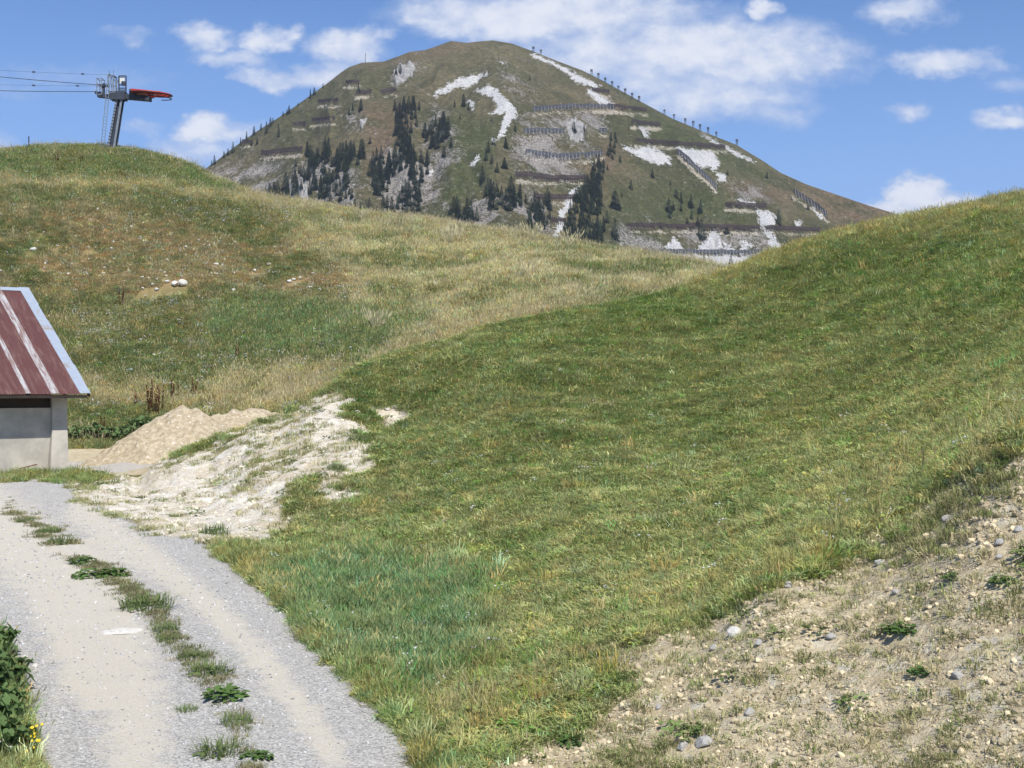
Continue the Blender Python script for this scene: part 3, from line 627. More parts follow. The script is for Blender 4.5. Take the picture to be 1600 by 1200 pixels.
# ------------------------------------------------------------------ plant and stone sources
def blades(nb, h, rad, wd, bend, seed, heads=0., hw=.012, flop=.5):
    r_ = random.Random(seed); mb = MB()
    for _ in range(nb):
        an = r_.uniform(0, 6.28); rr = rad * math.sqrt(r_.random()); bx, by = rr * math.cos(an), rr * math.sin(an)
        L = h * r_.uniform(.55, 1.15); d = r_.uniform(0, 6.28) if r_.random() < .4 else an + r_.uniform(-.6, .6)
        le = L * bend * r_.uniform(.3, 1.3); w0 = wd * r_.uniform(.6, 1.2); fx, fy = -math.sin(d + r_.uniform(-1, 1)), math.cos(d)
        p0 = (bx, by, -.02); p1 = (bx + math.cos(d) * le * .35, by + math.sin(d) * le * .35, L * .6)
        p2 = (bx + math.cos(d) * le, by + math.sin(d) * le, L * (1 - flop * min(le / L, 1) * .5))
        a = [(p0[0] - fx * w0 / 2, p0[1] - fy * w0 / 2, p0[2]), (p0[0] + fx * w0 / 2, p0[1] + fy * w0 / 2, p0[2]),
             (p1[0] + fx * w0 * .4, p1[1] + fy * w0 * .4, p1[2]), (p1[0] - fx * w0 * .4, p1[1] - fy * w0 * .4, p1[2]), p2]
        mb.add(a, [(0, 1, 2, 3), (3, 2, 4)])
        if r_.random() < heads:
            q = Vector(p2); dd = Vector((math.cos(d) * .35, math.sin(d) * .35, 1)).normalized() * h * .28
            for s_ in range(2):
                ww = Vector((math.cos(s_ * 1.57 + an), math.sin(s_ * 1.57 + an), 0)) * hw
                mb.add([q - dd * .5, q + ww, q + dd * .7, q - ww], [(0, 1, 2, 3)])
    return mb
source_coll('short', [blades(28, .07, .12, .011, 1.6, i).mesh('short', M_blade) for i in range(5)])
source_coll('mid', [blades(36, .24, .13, .010, .7, 20 + i, .1, .006).mesh('mid', M_blade) for i in range(4)])
source_coll('meadow', [blades(40, .34, .24, .018, .55, 40 + i, .25, .014).mesh('meadow', M_blade) for i in range(5)])
source_coll('stalks', [blades(7, .55, .16, .004, .4, 60 + i, 1., .007).mesh('stalks', M_blade) for i in range(4)])
source_coll('feather', [blades(60, 1.15, .16, .022, .45, 80 + i, .9, .03).mesh('feather', M_blade) for i in range(2)])
def leafclump(nl, rad, size, seed, rise=.5, z0=0.):
    r_ = random.Random(seed); mb = MB()
    for _ in range(nl):
        an = r_.uniform(0, 6.28); rr = rad * math.sqrt(r_.random()); c = Vector((rr * math.cos(an), rr * math.sin(an), z0 + r_.uniform(.02, rise) * (1 - rr / rad * .6)))
        u = Vector((math.cos(an + r_.uniform(-1, 1)), math.sin(an + r_.uniform(-1, 1)), r_.uniform(-.4, .5))).normalized(); v = u.cross(Vector((r_.uniform(-.4, .4), r_.uniform(-.4, .4), 1))).normalized()
        s_ = size * r_.uniform(.6, 1.2); dn = Vector((0, 0, -.18 * s_))
        mb.add([c - u * s_ * .5, c - u * .2 * s_ + v * s_ * .3, c + u * .25 * s_ + v * s_ * .27, c + u * s_ * .55 + dn, c + u * .25 * s_ - v * s_ * .27, c - u * .2 * s_ - v * s_ * .3], [(0, 1, 2, 3), (0, 3, 4, 5)])
    return mb
source_coll('herb', [leafclump(26, .14, .05, i, .10).mesh('herb', M_blade) for i in range(4)])
def umbel(seed):
    r_ = random.Random(seed); mb = MB()
    for i in range(5):
        x, y, h = r_.uniform(-.16, .16), r_.uniform(-.16, .16), r_.uniform(.26, .46); s_ = r_.uniform(.018, .034)
        mb.add([(x + s_ * math.cos(k_ * 1.047), y + s_ * math.sin(k_ * 1.047), h + r_.uniform(-.006, .006)) for k_ in range(6)], [tuple(range(6))])
        mb.add([(x + s_ * math.cos(k_ * 1.047), y, h + s_ * .8 * math.sin(k_ * 1.047)) for k_ in range(6)], [tuple(range(6))])
    return mb
source_coll('umbel', [umbel(i).mesh('umbel', M_blade) for i in range(4)])
def rock_mb(seed, flat=.6, sub=2):
    import bmesh
    bm = bmesh.new(); bmesh.ops.create_icosphere(bm, subdivisions=sub, radius=1); r_ = np.random.default_rng(seed)
    dirs = r_.normal(size=(9, 3)); dirs /= np.linalg.norm(dirs, axis=1)[:, None]; off = r_.uniform(.62, .95, 9)
    st = r_.uniform(.65, 1.15, 3); vs_ = []
    for v in bm.verts:
        p = np.array(v.co)
        for d, o_ in zip(dirs, off):
            q = p @ d
            if q > o_: p = p - d * (q - o_)
        p = p * (1 + .10 * (vnoise(np.array([p[0] * 3 + seed]), np.array([p[1] * 3 + p[2] * 2.3]), seed)[0] - .5))
        vs_.append((p[0] * st[0], p[1] * st[1], p[2] * flat))
    fs = [tuple(v.index for v in f.verts) for f in bm.faces]; bm.free(); return MB().add(vs_, fs)
source_coll('pebble', [rock_mb(i, .6, 1).mesh('pebble', M_stone) for i in range(6)])

# ------------------------------------------------------------------ single rocks
RM = [rock_mb(200 + i, .62, 3).mesh('rock', M_rock, False) for i in range(5)] + [rock_mb(210 + i, .55, 3).mesh('rock', M_rockg, False) for i in range(3)]
nrock = 0; KEEP = []
def rock(px, py, wpx, label, group=None, far=False, kind=None, cat='rock'):
    global nrock
    p = hit(px, py, far); r_ = wpx / FP * p.y / 2; i = nrock % 5 if kind is None else 5 + nrock % 3; nrock += 1
    o = link(bpy.data.objects.new('rock', RM[i])); o.scale = (r_, r_ * .9, r_ * 1.05); o.rotation_euler = (random.uniform(-.3, .3), random.uniform(-.3, .3), random.uniform(0, 6))
    o.location = p + Vector((0, 0, r_ * (.45 if far else .2))); KEEP.append((p.x, p.y, r_, far)); tag(o, label, cat, group or 'pale rocks lying on the hills'); return o
for a in [(286, 447, 19, 'largest white boulder of the rock cluster on the far hill'), (273, 451, 16, 'grey white rock just left of the largest white boulder on the far hill'), (262, 447, 9, 'small pale rock at the left of the boulder cluster, two rocks from the biggest'),
          (245, 459, 10, 'round white rock below and left of the boulder cluster'), (239, 450, 8, 'small white rock above the round white one left of the boulder cluster'), (223, 454, 7, 'leftmost small white rock of the boulder cluster'), (284, 436, 6, 'small white rock just above the largest white boulder'),
          (260, 435, 7, 'small white rock at the top left of the boulder cluster'), (52, 396, 12, 'lone white rock on the left of the far hill above the shed'), (59, 381, 5, 'little white stone above the lone white rock over the shed'), (69, 368, 5, 'little white stone at the upper left of the far hill, under the bench'),
          (235, 407, 7, 'white rock in the brown grass above the boulder cluster'), (201, 424, 6, 'small white rock left above the boulder cluster'), (338, 416, 9, 'flat white rock right above the boulder cluster'), (331, 431, 7, 'small rock right of the boulder cluster'),
          (398, 425, 9, 'white rock alone in the middle of the brown slope'), (420, 416, 8, 'pale rock right of the middle white rock on the brown slope'), (459, 439, 8, 'white rock of the right pair on the brown slope'), (470, 439, 10, 'flat tan rock of the right pair on the brown slope'),
          (452, 445, 9, 'pale rock below the right pair on the brown slope'), (365, 457, 9, 'white rock at the top edge of the dark green grass patch'), (241, 557, 9, 'white rock in the dark grass right of the shed roof'), (220, 536, 7, 'low pale stone in the grass above the white rock by the shed roof'),
          (614, 452, 9, 'single white rock in the straw grass left of the green hill'), (799, 391, 7, 'single white stone near the skyline of the far hill'), (69, 422, 6, 'small white stone on the slope left above the shed ridge'), (138, 390, 6, 'small white stone between the lone rock and the boulder cluster'),
          (90, 387, 6, 'small white stone right of the lone white rock over the shed'), (150, 392, 5, 'small white stone at the left end of the dark green strip')]:
    rock(a[0], a[1], a[2], a[3], far=True)
for a in [(616, 683, 13, 'white rock on the grass at the right end of the tan path scar'), (588, 722, 12, 'pale rock at the lower right of the whitish bank'), (443, 795, 16, 'white rock half in grass at the lower edge of the whitish bank'), (426, 815, 13, 'white rock just above the track at the bank foot'),
          (436, 831, 9, 'small white rock nearest the track below the whitish bank'), (605, 643, 10, 'white stone on the tan path scar, left of its end'), (616, 640, 12, 'white stone at the end of the tan path scar'), (558, 649, 13, 'flat pale stone on the upper whitish bank'),
          (362, 797, 10, 'pale stone near the foot of the whitish bank'), (547, 713, 10, 'pale stone in the middle of the tan part of the whitish bank')]:
    rock(*a, group='rocks around the whitish bank')
rock(1148, 992, 30, 'largest rock of the stony bank, rounded tan, at the bank top edge', 'stones of the lower right bank')
for a in [(1298, 998, 22, 'tilted grey slab in the middle of the stony bank'), (1172, 1114, 24, 'pale oblong stone low in the stony bank'), (1496, 1066, 24, 'flat pale blue grey stone at the right of the stony bank'), (1561, 851, 22, 'rounded white stone at the upper right of the stony bank'),
          (1562, 873, 17, 'grey stone just under the rounded white stone on the stony bank'), (1232, 918, 22, 'pale block at the upper edge of the stony bank'), (1480, 815, 20, 'tan block near the top right edge of the stony bank'), (1375, 880, 22, 'broad pale stone among rubble below the grass edge'),
          (1116, 1015, 20, 'pale stone left under the largest rock of the stony bank'), (1100, 1165, 34, 'flat grey slab sunk in the lower stony bank'), (1592, 828, 20, 'grey stone at the right frame edge of the stony bank'), (1186, 1008, 20, 'tan stone right under the largest rock of the stony bank'),
          (1400, 930, 17, 'pale stone pair member in the centre right of the bank'), (1066, 1170, 30, 'low grey slab left of the sunk slab at the bottom'), (1029, 1108, 16, 'grey stone in the left part of the stony bank')]:
    rock(*a, group='stones of the lower right bank', kind=1)
o = rock(192, 988, 64, 'broad flat white rock bedded in the left wheel lane'); o.scale[2] *= .3; o.rotation_euler = (0, 0, .4); o.scale[0] *= 1.3; o.location.z -= .06; rock(40, 1032, 18, 'pale stone at the left verge of the track'); rock(54, 1043, 14, 'smaller pale stone touching the left verge stone')
rock(44, 1104, 13, 'grey stone by the left verge plants'); rock(80, 1038, 12, 'darker grey stone on the track right of the verge stones', kind=1)
for a in ((179, 700, 9, 'leftmost pale stone at the foot of the sand heap'), (188, 705, 7, 'small pale stone right of the leftmost at the sand heap foot'), (172, 708, 6, 'tiny stone at the left foot of the sand heap')): rock(*a, group='stones at the sand heap foot')

# ------------------------------------------------------------------ plants standing alone
M_leaf = leafmat('broad_leaf', False, (.13, .20, .075), .3); M_leafd = leafmat('verge_leaf', False, (.12, .20, .06), .3); M_tuft = leafmat('tuft_blade', False, (.20, .26, .10), .3); M_dock = leafmat('dock_seed', False, (.17, .065, .035), .1); M_fea = leafmat('feather_grass', False, (.66, .60, .38), .3); M_yel = simple('yellow_petal', (.75, .55, .03), .7)
def tuftmb(s):
    a = blades(170, .15, .2, .008, 1.2, s); c = leafclump(60, .2, .05, s, .09); return a.add(c.v, c.f)
TUF = [tuftmb(300 + i).mesh('tuft', M_tuft) for i in range(3)]; HRB = [leafclump(90, .26, .11, 310 + i, .22).mesh('leaves', M_leafd) for i in range(3)]
def plant(me, name, px, py, wpx, label, cat, group, far=False, hs=1., ref=.4):
    p = hit(px, py, far); s_ = wpx / FP * p.y / ref; KEEP.append((p.x, p.y, wpx / FP * p.y * .3, False)); o = link(bpy.data.objects.new(name, me)); o.location = p - Vector((0, 0, .01)); o.rotation_euler[2] = random.uniform(0, 6); o.scale = (s_, s_, s_ * hs); tag(o, label, cat, group)
for i, a in enumerate([(40, 816, 26, 'small tuft at the far left start of the track middle'), (75, 832, 36, 'thin tuft in the track middle, second from the shed end'), (95, 850, 50, 'grass tuft in the track middle above the dark leafy clumps'),
                       (228, 950, 78, 'wide grass tuft in the track middle, level with the flat white rocks'), (258, 985, 45, 'low tuft right of the flat white rocks'), (262, 1002, 34, 'bluish tuft just below the flat white rocks'), (300, 1028, 46, 'tuft in the track middle above the dark leafy plant'),
                       (330, 1052, 70, 'wide dry topped tuft in the track middle'), (292, 1112, 34, 'small dry tuft left of the track middle, near the bottom'), (370, 1130, 50, 'dry tuft below the dark leafy plant'), (345, 1178, 80, 'grassy tuft at the bottom of the track middle'), (268, 808, 26, 'thin tuft at the right edge of the track under the whitish bank')]):
    plant(TUF[i % 3], 'grass_tuft', a[0], a[1], a[2], a[3], 'grass tuft', 'tufts in the middle of the track')
for i, a in enumerate([(128, 880, 46, 'dark leafy clump in the track middle, upper of two'), (178, 900, 56, 'dark leafy clump in the track middle, right lower of two'), (138, 902, 50, 'flat dark clump left of the lower leafy clump'), (352, 1090, 72, 'dark green leafy plant in the track middle near the bottom'), (400, 1186, 50, 'leafy plant at the bottom of the track middle'),
                       (895, 1160, 50, 'yellow green leafy plant on the bank at the bottom centre'), (1440, 1055, 44, 'green plant on the stony bank right of centre'), (1410, 985, 70, 'wide low plant on the stony bank'), (1490, 905, 40, 'green plant high on the stony bank'), (1570, 910, 48, 'large green plant near the right edge of the stony bank')]):
    plant(HRB[i % 3], 'leafy_plant', a[0], a[1], a[2], a[3], 'plant', 'leafy plants on track and bank', hs=.75, ref=.52)
for i, a in enumerate([(335, 838, 46, 'upright grass tuft at the corner of track and whitish bank'), (570, 1005, 110, 'big dark bluish grass tussock beside the track'), (540, 965, 90, 'bluish tussock above the big dark one'), (470, 955, 60, 'tussock at the grassy edge of the track'), (690, 1150, 70, 'light green tussock at the grass corner near the bottom'),
                       (527, 735, 30, 'small tuft on the whitish bank'), (505, 775, 28, 'small tuft low on the whitish bank'), (560, 690, 36, 'tuft at the upper right of the whitish bank')]):
    plant(TUF[i % 3], 'grass_tussock', a[0], a[1], a[2], a[3], 'grass tussock', 'tussocks beside the track', hs=1.3)
def bigleaf(nl, rad, size, h, seed):
    r_ = random.Random(seed); mb = MB()
    for _ in range(nl):
        an = r_.uniform(0, 6.28); rr = rad * math.sqrt(r_.random()); hz = h * r_.uniform(.5, 1.0) * (1 - .3 * rr / rad); s_ = size * r_.uniform(.6, 1.1); tip = Vector((math.cos(an), math.sin(an), 0)); sd_ = Vector((-math.sin(an), math.cos(an), 0)); c = tip * rr + Vector((0, 0, hz)); tl_ = r_.uniform(-1.1, .5)
        P_ = []
        for k_ in range(10):
            th_ = k_ / 10 * 6.283; lx = math.cos(th_) * .5 * (1 + .08 * math.sin(5 * th_)); ly = math.sin(th_) * .42; P_.append(c + tip * lx * s_ + sd_ * ly * s_ + Vector((0, 0, lx * tl_ * s_ + abs(ly) * .3 * s_ + r_.uniform(-.02, .02))))
        mb.add([c] + P_, [(0, k_ + 1, (k_ + 1) % 10 + 1) for k_ in range(10)]); mb.tube([tip * rr * .4 - Vector((0, 0, .05)), c], .008, 4)
    return mb
BL = [bigleaf(80, .5, .17, .42, 400 + i).mesh('leaves', M_leaf, True) for i in range(3)]
for i, a in enumerate([(120, 690, 42, 'broad leaved plant right beside the shed pillar, in the yard'), (148, 688, 44, 'broad leaved plant second from the shed pillar'), (176, 690, 40, 'broad leaved plant in the middle of the row behind the yard'), (200, 684, 36, 'broad leaved plant left of the sand heap'), (222, 672, 36, 'broad leaved plant touching the sand heap')]):
    plant(BL[i % 3], 'broad_leaved_plant', *a, 'plant', 'broad leaved plants behind the yard', far=False, ref=.75, hs=1.)
for i, a in enumerate([(118, 742, 34, 'leafy weed at the shed pillar foot'), (148, 744, 32, 'leafy weed right of the shed pillar foot')]): plant(BL[i], 'leafy_weed', *a, 'weed', 'weeds at the shed foot', ref=1.1, hs=.7)
for i in range(7): plant(TUF[i % 3], 'grass_tuft', 4 + i * 17, 742 + (i % 2) * 3, 30, 'green weedy tuft in the strip along the shed wall foot', 'grass tuft', 'tufts along the shed wall', hs=1.5)
for i, a in enumerate([(-16, 1030, 90, 'big leaved plant at the left frame edge, uppermost'), (-8, 1085, 105, 'big leaved plant at the left frame edge, second from the top'), (-12, 1135, 110, 'big leaved plant at the left frame edge, third from the top'), (-2, 1185, 105, 'big leaved plant in the bottom left corner'), (-60, 1100, 150, 'big leaved plant cut off by the left frame edge'), (-50, 1180, 150, 'big leaved plant cut off by the bottom left corner')]):
    plant(BL[i % 3], 'verge_plant', *a, 'plant', 'big leaved plants on the left verge', ref=1.0, hs=1.5)
fl = empty('yellow_flowers', hit(50, 1185), 0, 'small plant with yellow flowers at the lower left verge', 'flowers'); st_ = MB(); fb = MB()
for i in range(16):
    x_, y_, h_ = random.uniform(-.12, .12), random.uniform(-.12, .12), random.uniform(.08, .26); st_.tube([(x_ * .3, y_ * .3, 0), (x_, y_, h_)], .003, 4); MB().add([(x_ + .012 * math.cos(k_), y_ + .012 * math.sin(k_) * .7, h_ + .010 * math.sin(k_ * 1.0)) for k_ in range(6)], [tuple(range(6))]).build('flower_head', M_yel, fl)
st_.build('stems', M_leafd, fl)
def dock(seed):
    r_ = random.Random(seed); mb = MB()
    for _ in range(5):
        x_, y_, h_ = r_.uniform(-.25, .25), r_.uniform(-.25, .25), r_.uniform(.8, 1.35); lx, ly = r_.uniform(-.12, .12), r_.uniform(-.12, .12); mb.tube([(x_, y_, 0), (x_ + lx, y_ + ly, h_)], .012, 4)
        for k_ in range(46):
            f_ = r_.uniform(.35, 1.); c = Vector((x_ + lx * f_, y_ + ly * f_, h_ * f_)); an = r_.uniform(0, 6.28); u = Vector((math.cos(an), math.sin(an), .6)) * .05 * (1.2 - f_ * .6); v = Vector((-u.y, u.x, .02)) * .5; mb.add([c, c + u + v, c + u * 1.6, c + u - v], [(0, 1, 2, 3)])
    return mb
DK_ = [dock(500 + i).mesh('dock', M_dock) for i in range(3)]
for i, a in enumerate([(239, 650, 34, 'tall red brown dock stalks above the sand heap, leftmost big one'), (247, 648, 30, 'red brown dock stalks just right of the leftmost big one'), (273, 632, 26, 'red brown dock stalks between the big clump and the right ones'), (300, 630, 24, 'red brown dock stalks above the sand heap peak'), (160, 678, 20, 'short brown dock stalks behind the broad leaved plants'),
                       (191, 482, 20, 'dark brown dock stalks right of the shed roof, high'), (92, 258, 14, 'dock stalks on the hilltop left of the pylon'), (130, 262, 14, 'dock stalks on the hilltop below the pylon'), (370, 566, 16, 'thin brown dock stalks below the dark green patch'), (212, 640, 18, 'small brown dock stalks left of the big clump')]):
    plant(DK_[i % 3], 'dock_plant', *a, 'dock plant', 'dry red brown dock plants', far=True, ref=.9, hs=1.1)
FE = [blades(70, 1.1, .15, .02, .5, 520 + i, .8, .03).mesh('feather', M_fea) for i in range(3)]
for i, a in enumerate([(567, 350, 16, 'pale feathery grass clump on the skyline, leftmost'), (627, 362, 18, 'pale feathery grass clump on the skyline, second from the left'), (712, 378, 18, 'pale feathery grass clump left of centre on the crest'), (832, 386, 22, 'large pale feathery clump near the white gully'), (890, 392, 20, 'large pale feathery clump right of the gully'),
                       (700, 395, 24, 'pale leaning feathery clump below the crest'), (588, 525, 26, 'light green feathery clump right of the dark green patch'), (715, 385, 14, 'small feathery clump beside the one left of centre'), (825, 440, 22, 'pale clump in the middle of the straw slope')]):
    plant(FE[i % 3], 'feather_grass', *a, 'feather grass', 'feathery grass clumps on the far hill', far=True, ref=.75, hs=1.)

# ------------------------------------------------------------------ ground cover
def tintof(X, Y, var=.2, gain=1.0, hue=.08):
    c = fld(CG, X, Y); k_ = np.exp(rng.normal(0, var, len(X)))[:, None]; h_ = rng.normal(0, hue, len(X))[:, None]
    st_ = rng.uniform(0, 1, len(X))[:, None]; c = np.where(st_ < .13, c * .35 + np.array([.34, .29, .15]) * .65, np.where(st_ > .9, c * np.array([.75, 1.05, .7]), c))
    return c * k_ * gain * np.concatenate([1 + h_, 1 - h_ * .2, 1 - h_], 1)
cover = 1 - np.clip(sstep(np.maximum(M_road, M_lane), .25, .6) + sstep(np.maximum(M_bare, M_yard), .3, .65), 0, 1)
nearX = lambda X, Y: (fld(NEAR, X, Y) > 0)
acc = lambda X, Y: nearX(X, Y) * fld(cover, X, Y)
X, Y = sample(430000, -.52, .52, 5, 58, lambda y: np.clip(y / 14, 1, 9) ** -1.15, acc)
s_ = np.clip(Y / 15, .8, 4) ** .62 * rng.uniform(.7, 1.3, len(X)); patch = .8 + .4 * sstep(fld(n1 + n2 * .5, X, Y), -.6, .8)
scatter('grass', 'short', X, Y, s_, tintof(X, Y, .28, 2.05, .11) * np.array([.95, 1, 1]), 'short green turf covering the near hill', 'grass', sz=s_ * patch * .9)
# longer grass: along the track, in the lush patch, on crest and bank edge
NBf = np.clip(NB + np.exp(-(np.abs(d_road - 14) / 18) ** 2) * .5 + NDRY * .05 + crest_n * .6 + NL2 * .15 + .02, 0, 1)
X, Y = sample(120000, -.52, .52, 6, 58, lambda y: np.clip(y / 14, 1, 9) ** -1.3, lambda X, Y: acc(X, Y) * fld(NBf, X, Y))
s_ = np.clip(Y / 16, .8, 3) ** .4 * rng.uniform(.6, 1.15, len(X))
scatter('tall_grass', 'mid', X, Y, s_, tintof(X, Y, .24, 1.85, .12), 'longer bluish grass beside the gravel track and on the hill edge', 'grass', tilt=.2)
X, Y = sample(110000, -.52, .52, 6, 58, lambda y: np.clip(y / 14, 1, 9) ** -1.3, lambda X, Y: acc(X, Y) * sstep(fld(n2 + n4 + NL1 * 1.3 + NL2 * .8, X, Y), 0, .7) * .7)
scatter('ground_herbs', 'herb', X, Y, np.clip(Y / 15, .8, 3) ** .5 * rng.uniform(.7, 1.3, len(X)), tintof(X, Y, .25, 1.6, .08) * np.array([.86, 1.02, .75]), 'low leafy herbs growing in the turf', 'herbs')
X, Y = sample(26000, -.52, .52, 6, 58, lambda y: np.clip(y / 14, 1, 9) ** -1.2, lambda X, Y: acc(X, Y) * fld(np.clip(NDRY * .3 * sstep(n2, -.2, .6) + NDRY2 * .04 + crest_n * .5 + .012 + .05 * sstep(n1, .2, .8), 0, 1), X, Y))
tn = np.array([.42, .36, .19]) * np.exp(rng.normal(0, .2, len(X)))[:, None]
scatter('dry_stalks', 'stalks', X, Y, rng.uniform(.45, .95, len(X)), tn, 'thin straw coloured grass stalks on the near hill', 'grass', tilt=.22)
# far hill
crest_f = np.exp(-((np.log(YY / np.interp(PXg, [q_ for q_, _ in FAR_Y], [y_ for _, y_ in FAR_Y]))) / .03) ** 2)
farm = lambda X, Y: (fld(NEAR, X, Y) < 1) * fld(cover, X, Y)
X, Y = sample(330000, -.52, .42, 58, 124, lambda y: (y / 60) ** -1.0, farm)
s_ = rng.uniform(.6, 1.35, len(X)) * np.interp(Y, [58, 110], [.95, 1.3]); hgt = .62 + .6 * fld(FG + FL + FS * .6 + FBand * .4 + FT * .4, X, Y) - .22 * fld(FB, X, Y)
scatter('meadow_grass', 'meadow', X, Y, s_, tintof(X, Y, .26, 1.85, .13), 'uneven dry and green meadow grass on the far hill', 'grass', sz=s_ * np.clip(hgt, .35, 1.4))
X, Y = sample(150000, -.52, .42, 58, 124, lambda y: (y / 60) ** -.7, lambda X, Y: farm(X, Y) * np.clip(fld(FG * .8 + FS * .8 + FBand * .5 + .08 + .5 * crest_f, X, Y), 0, 1) * sstep(fld(n2 + n1, X, Y), -.6, .5))
tn = np.array([.62, .54, .33]) * np.exp(rng.normal(0, .2, len(X)))[:, None]
scatter('straw_grass', 'stalks', X, Y, rng.uniform(.8, 1.5, len(X)) * 1.1, tn, 'tall straw coloured seed grass on the far hill', 'grass', tilt=.2)
# white flowers
FW = zone([(480, 452), (560, 455), (640, 470), (700, 500), (660, 530), (600, 510), (500, 478)], 10) + zone([(560, 480), (700, 480), (690, 560), (540, 560)], 20) * .5 + zone([(110, 470), (330, 470), (520, 540), (540, 600), (300, 600), (130, 560)], 20) * .45 \
    + zone([(260, 315), (480, 325), (780, 370), (900, 395), (880, 410), (600, 370), (300, 350)], 10) * .6 + zone([(110, 590), (330, 590), (300, 650), (120, 650)], 14) * .5 + zone([(0, 240), (330, 285), (400, 320), (200, 300), (0, 290)], 12) * .35 + zone([(880, 385), (1060, 415), (1050, 450), (900, 440)], 12) * .4
fw2 = np.clip(FW * sstep(n2 + n4 * .8, -.15, .6) + .035, 0, 1)
X, Y = sample(52000, -.52, .42, 58, 122, lambda y: (y / 60) ** -.6, lambda X, Y: farm(X, Y) * fld(fw2, X, Y))
tn = np.array([.80, .80, .78]) * np.exp(rng.normal(0, .12, len(X)))[:, None]
scatter('wildflowers', 'umbel', X, Y, rng.uniform(.7, 1.5, len(X)), tn, 'tiny white wildflowers scattered through the far meadow', 'flowers')
X, Y = sample(5200, -.52, .52, 8, 50, lambda y: (y / 12) ** -1.0, lambda X, Y: acc(X, Y) * np.clip(fld(NB * .22, X, Y) + .05, 0, 1))
scatter('yarrow_flowers', 'umbel', X, Y, rng.uniform(.3, .6, len(X)), np.array([.8, .8, .76]) * np.exp(rng.normal(0, .1, len(X)))[:, None], 'sparse white yarrow heads in the grass beside the track', 'flowers')
X, Y = sample(2600, -.5, .1, 70, 105, lambda y: y * 0 + 1, lambda X, Y: farm(X, Y) * fld(FB, X, Y) * sstep(fld(n1 + n2, X, Y), -.2, .5))
scatter('small_stones', 'pebble', X, Y, rng.uniform(.05, .16, len(X)), np.array([.66, .63, .56]) * rng.uniform(.7, 1.15, len(X))[:, None], 'small whitish stones strewn over the brown part of the far hill', 'stones', tilt=.4, zoff=.17)
# the bare banks: stones, and plants that hold on
accb = lambda X, Y: nearX(X, Y) * (fld(M_bare, X, Y) > .45)
X, Y = sample(380000, -.52, .6, 6.5, 46, lambda y: np.clip(y / 8, 1, 9) ** -1.2, lambda X, Y: accb(X, Y) * np.clip(.35 + .8 * fld(n2, X, Y), .12, 1) * np.where(X < 0, .3, 1))
big_ = rng.uniform(0, 1, len(X)) ** 6; s_ = (.010 + .034 * big_) * np.clip(Y / 9, .8, 2.4) ** .7
tn = np.array([.56, .47, .31]) * rng.uniform(.6, 1.4, len(X))[:, None]; tn = np.where((X < 0)[:, None], tn * np.array([1.15, 1.25, 1.45]), tn)
scatter('bank_stones', 'pebble', X, Y, s_, tn, 'loose pale stones on the bare banks', 'stones', tilt=.5, zoff=.004)
X, Y = sample(12000, -.45, .2, 9, 42, lambda y: np.clip(y / 10, 1, 9) ** -1.6, lambda X, Y: nearX(X, Y) * (fld(M_road, X, Y) > .5))
scatter('road_gravel', 'pebble', X, Y, rng.uniform(.005, .014, len(X)) * np.clip(Y / 10, 1, 2), np.array([.5, .5, .5]) * rng.uniform(.5, 1.4, len(X))[:, None], 'loose grey gravel on the track', 'gravel', tilt=.5, zoff=.003)
X, Y = sample(60000, -.42, .0, 9, 42, lambda y: np.clip(y / 10, 1, 9) ** -1.6, lambda X, Y: nearX(X, Y) * (fld(M_road, X, Y) > .5) * np.exp(-(fld(d_mid, X, Y) / 13) ** 2) * sstep(fld(n2 + n4 * .5 + n1 * .3, X, Y), -.3, .4))
s_ = rng.uniform(.3, .8, len(X)) * np.clip(Y / 12, 1, 2) ** .5; dr = rng.uniform(0, 1, len(X))[:, None] ** 1.4
scatter('track_weeds', 'short', X, Y, s_, (np.array([.16, .20, .08]) * (1 - dr) + np.array([.40, .33, .20]) * dr) * np.exp(rng.normal(0, .2, len(X)))[:, None], 'thin weeds growing along the middle of the track', 'weeds')
edge = np.clip(np.exp(-(np.abs(M_bare - .5) / .3) ** 2) + .10 + .8 * sstep(fbm(XX * 1.1, YY * 1.1, 3, 91), .02, .45), 0, 1)
X, Y = sample(240000, -.52, .6, 6.5, 46, lambda y: np.clip(y / 8, 1, 9) ** -1.3, lambda X, Y: accb(X, Y) * fld(edge, X, Y) * (1 - .85 * fld(SOILL, X, Y)) * np.where(X < 0, .4, .7))
X_, Y_ = X, Y
dr = rng.uniform(0, 1, len(X))[:, None] ** 1.3; tn = (np.array([.26, .31, .11]) * (1 - dr) + np.array([.55, .47, .28]) * dr) * np.exp(rng.normal(0, .2, len(X)))[:, None]
s_ = np.clip(Y / 10, .6, 3) ** .6 * rng.uniform(.25, .85, len(X))
scatter('bank_plants', 'short', X, Y, s_, tn, 'sparse dry and green tufts on the bare banks', 'plants', sz=s_ * 1.1)
X, Y = sample(24000, -.52, .6, 6.5, 46, lambda y: np.clip(y / 8, 1, 9) ** -1.3, lambda X, Y: accb(X, Y) * (sstep(fld(fbm(XX * 1.6, YY * 1.6, 3, 95), X, Y), .3, .6) * .8))
scatter('bank_herbs', 'herb', X, Y, rng.uniform(.5, 1.1, len(X)) * np.clip(Y / 10, .7, 2) ** .6, np.array([.15, .21, .07]) * np.exp(rng.normal(0, .25, len(X)))[:, None], 'small leafy herbs rooted among the bank stones', 'herbs')

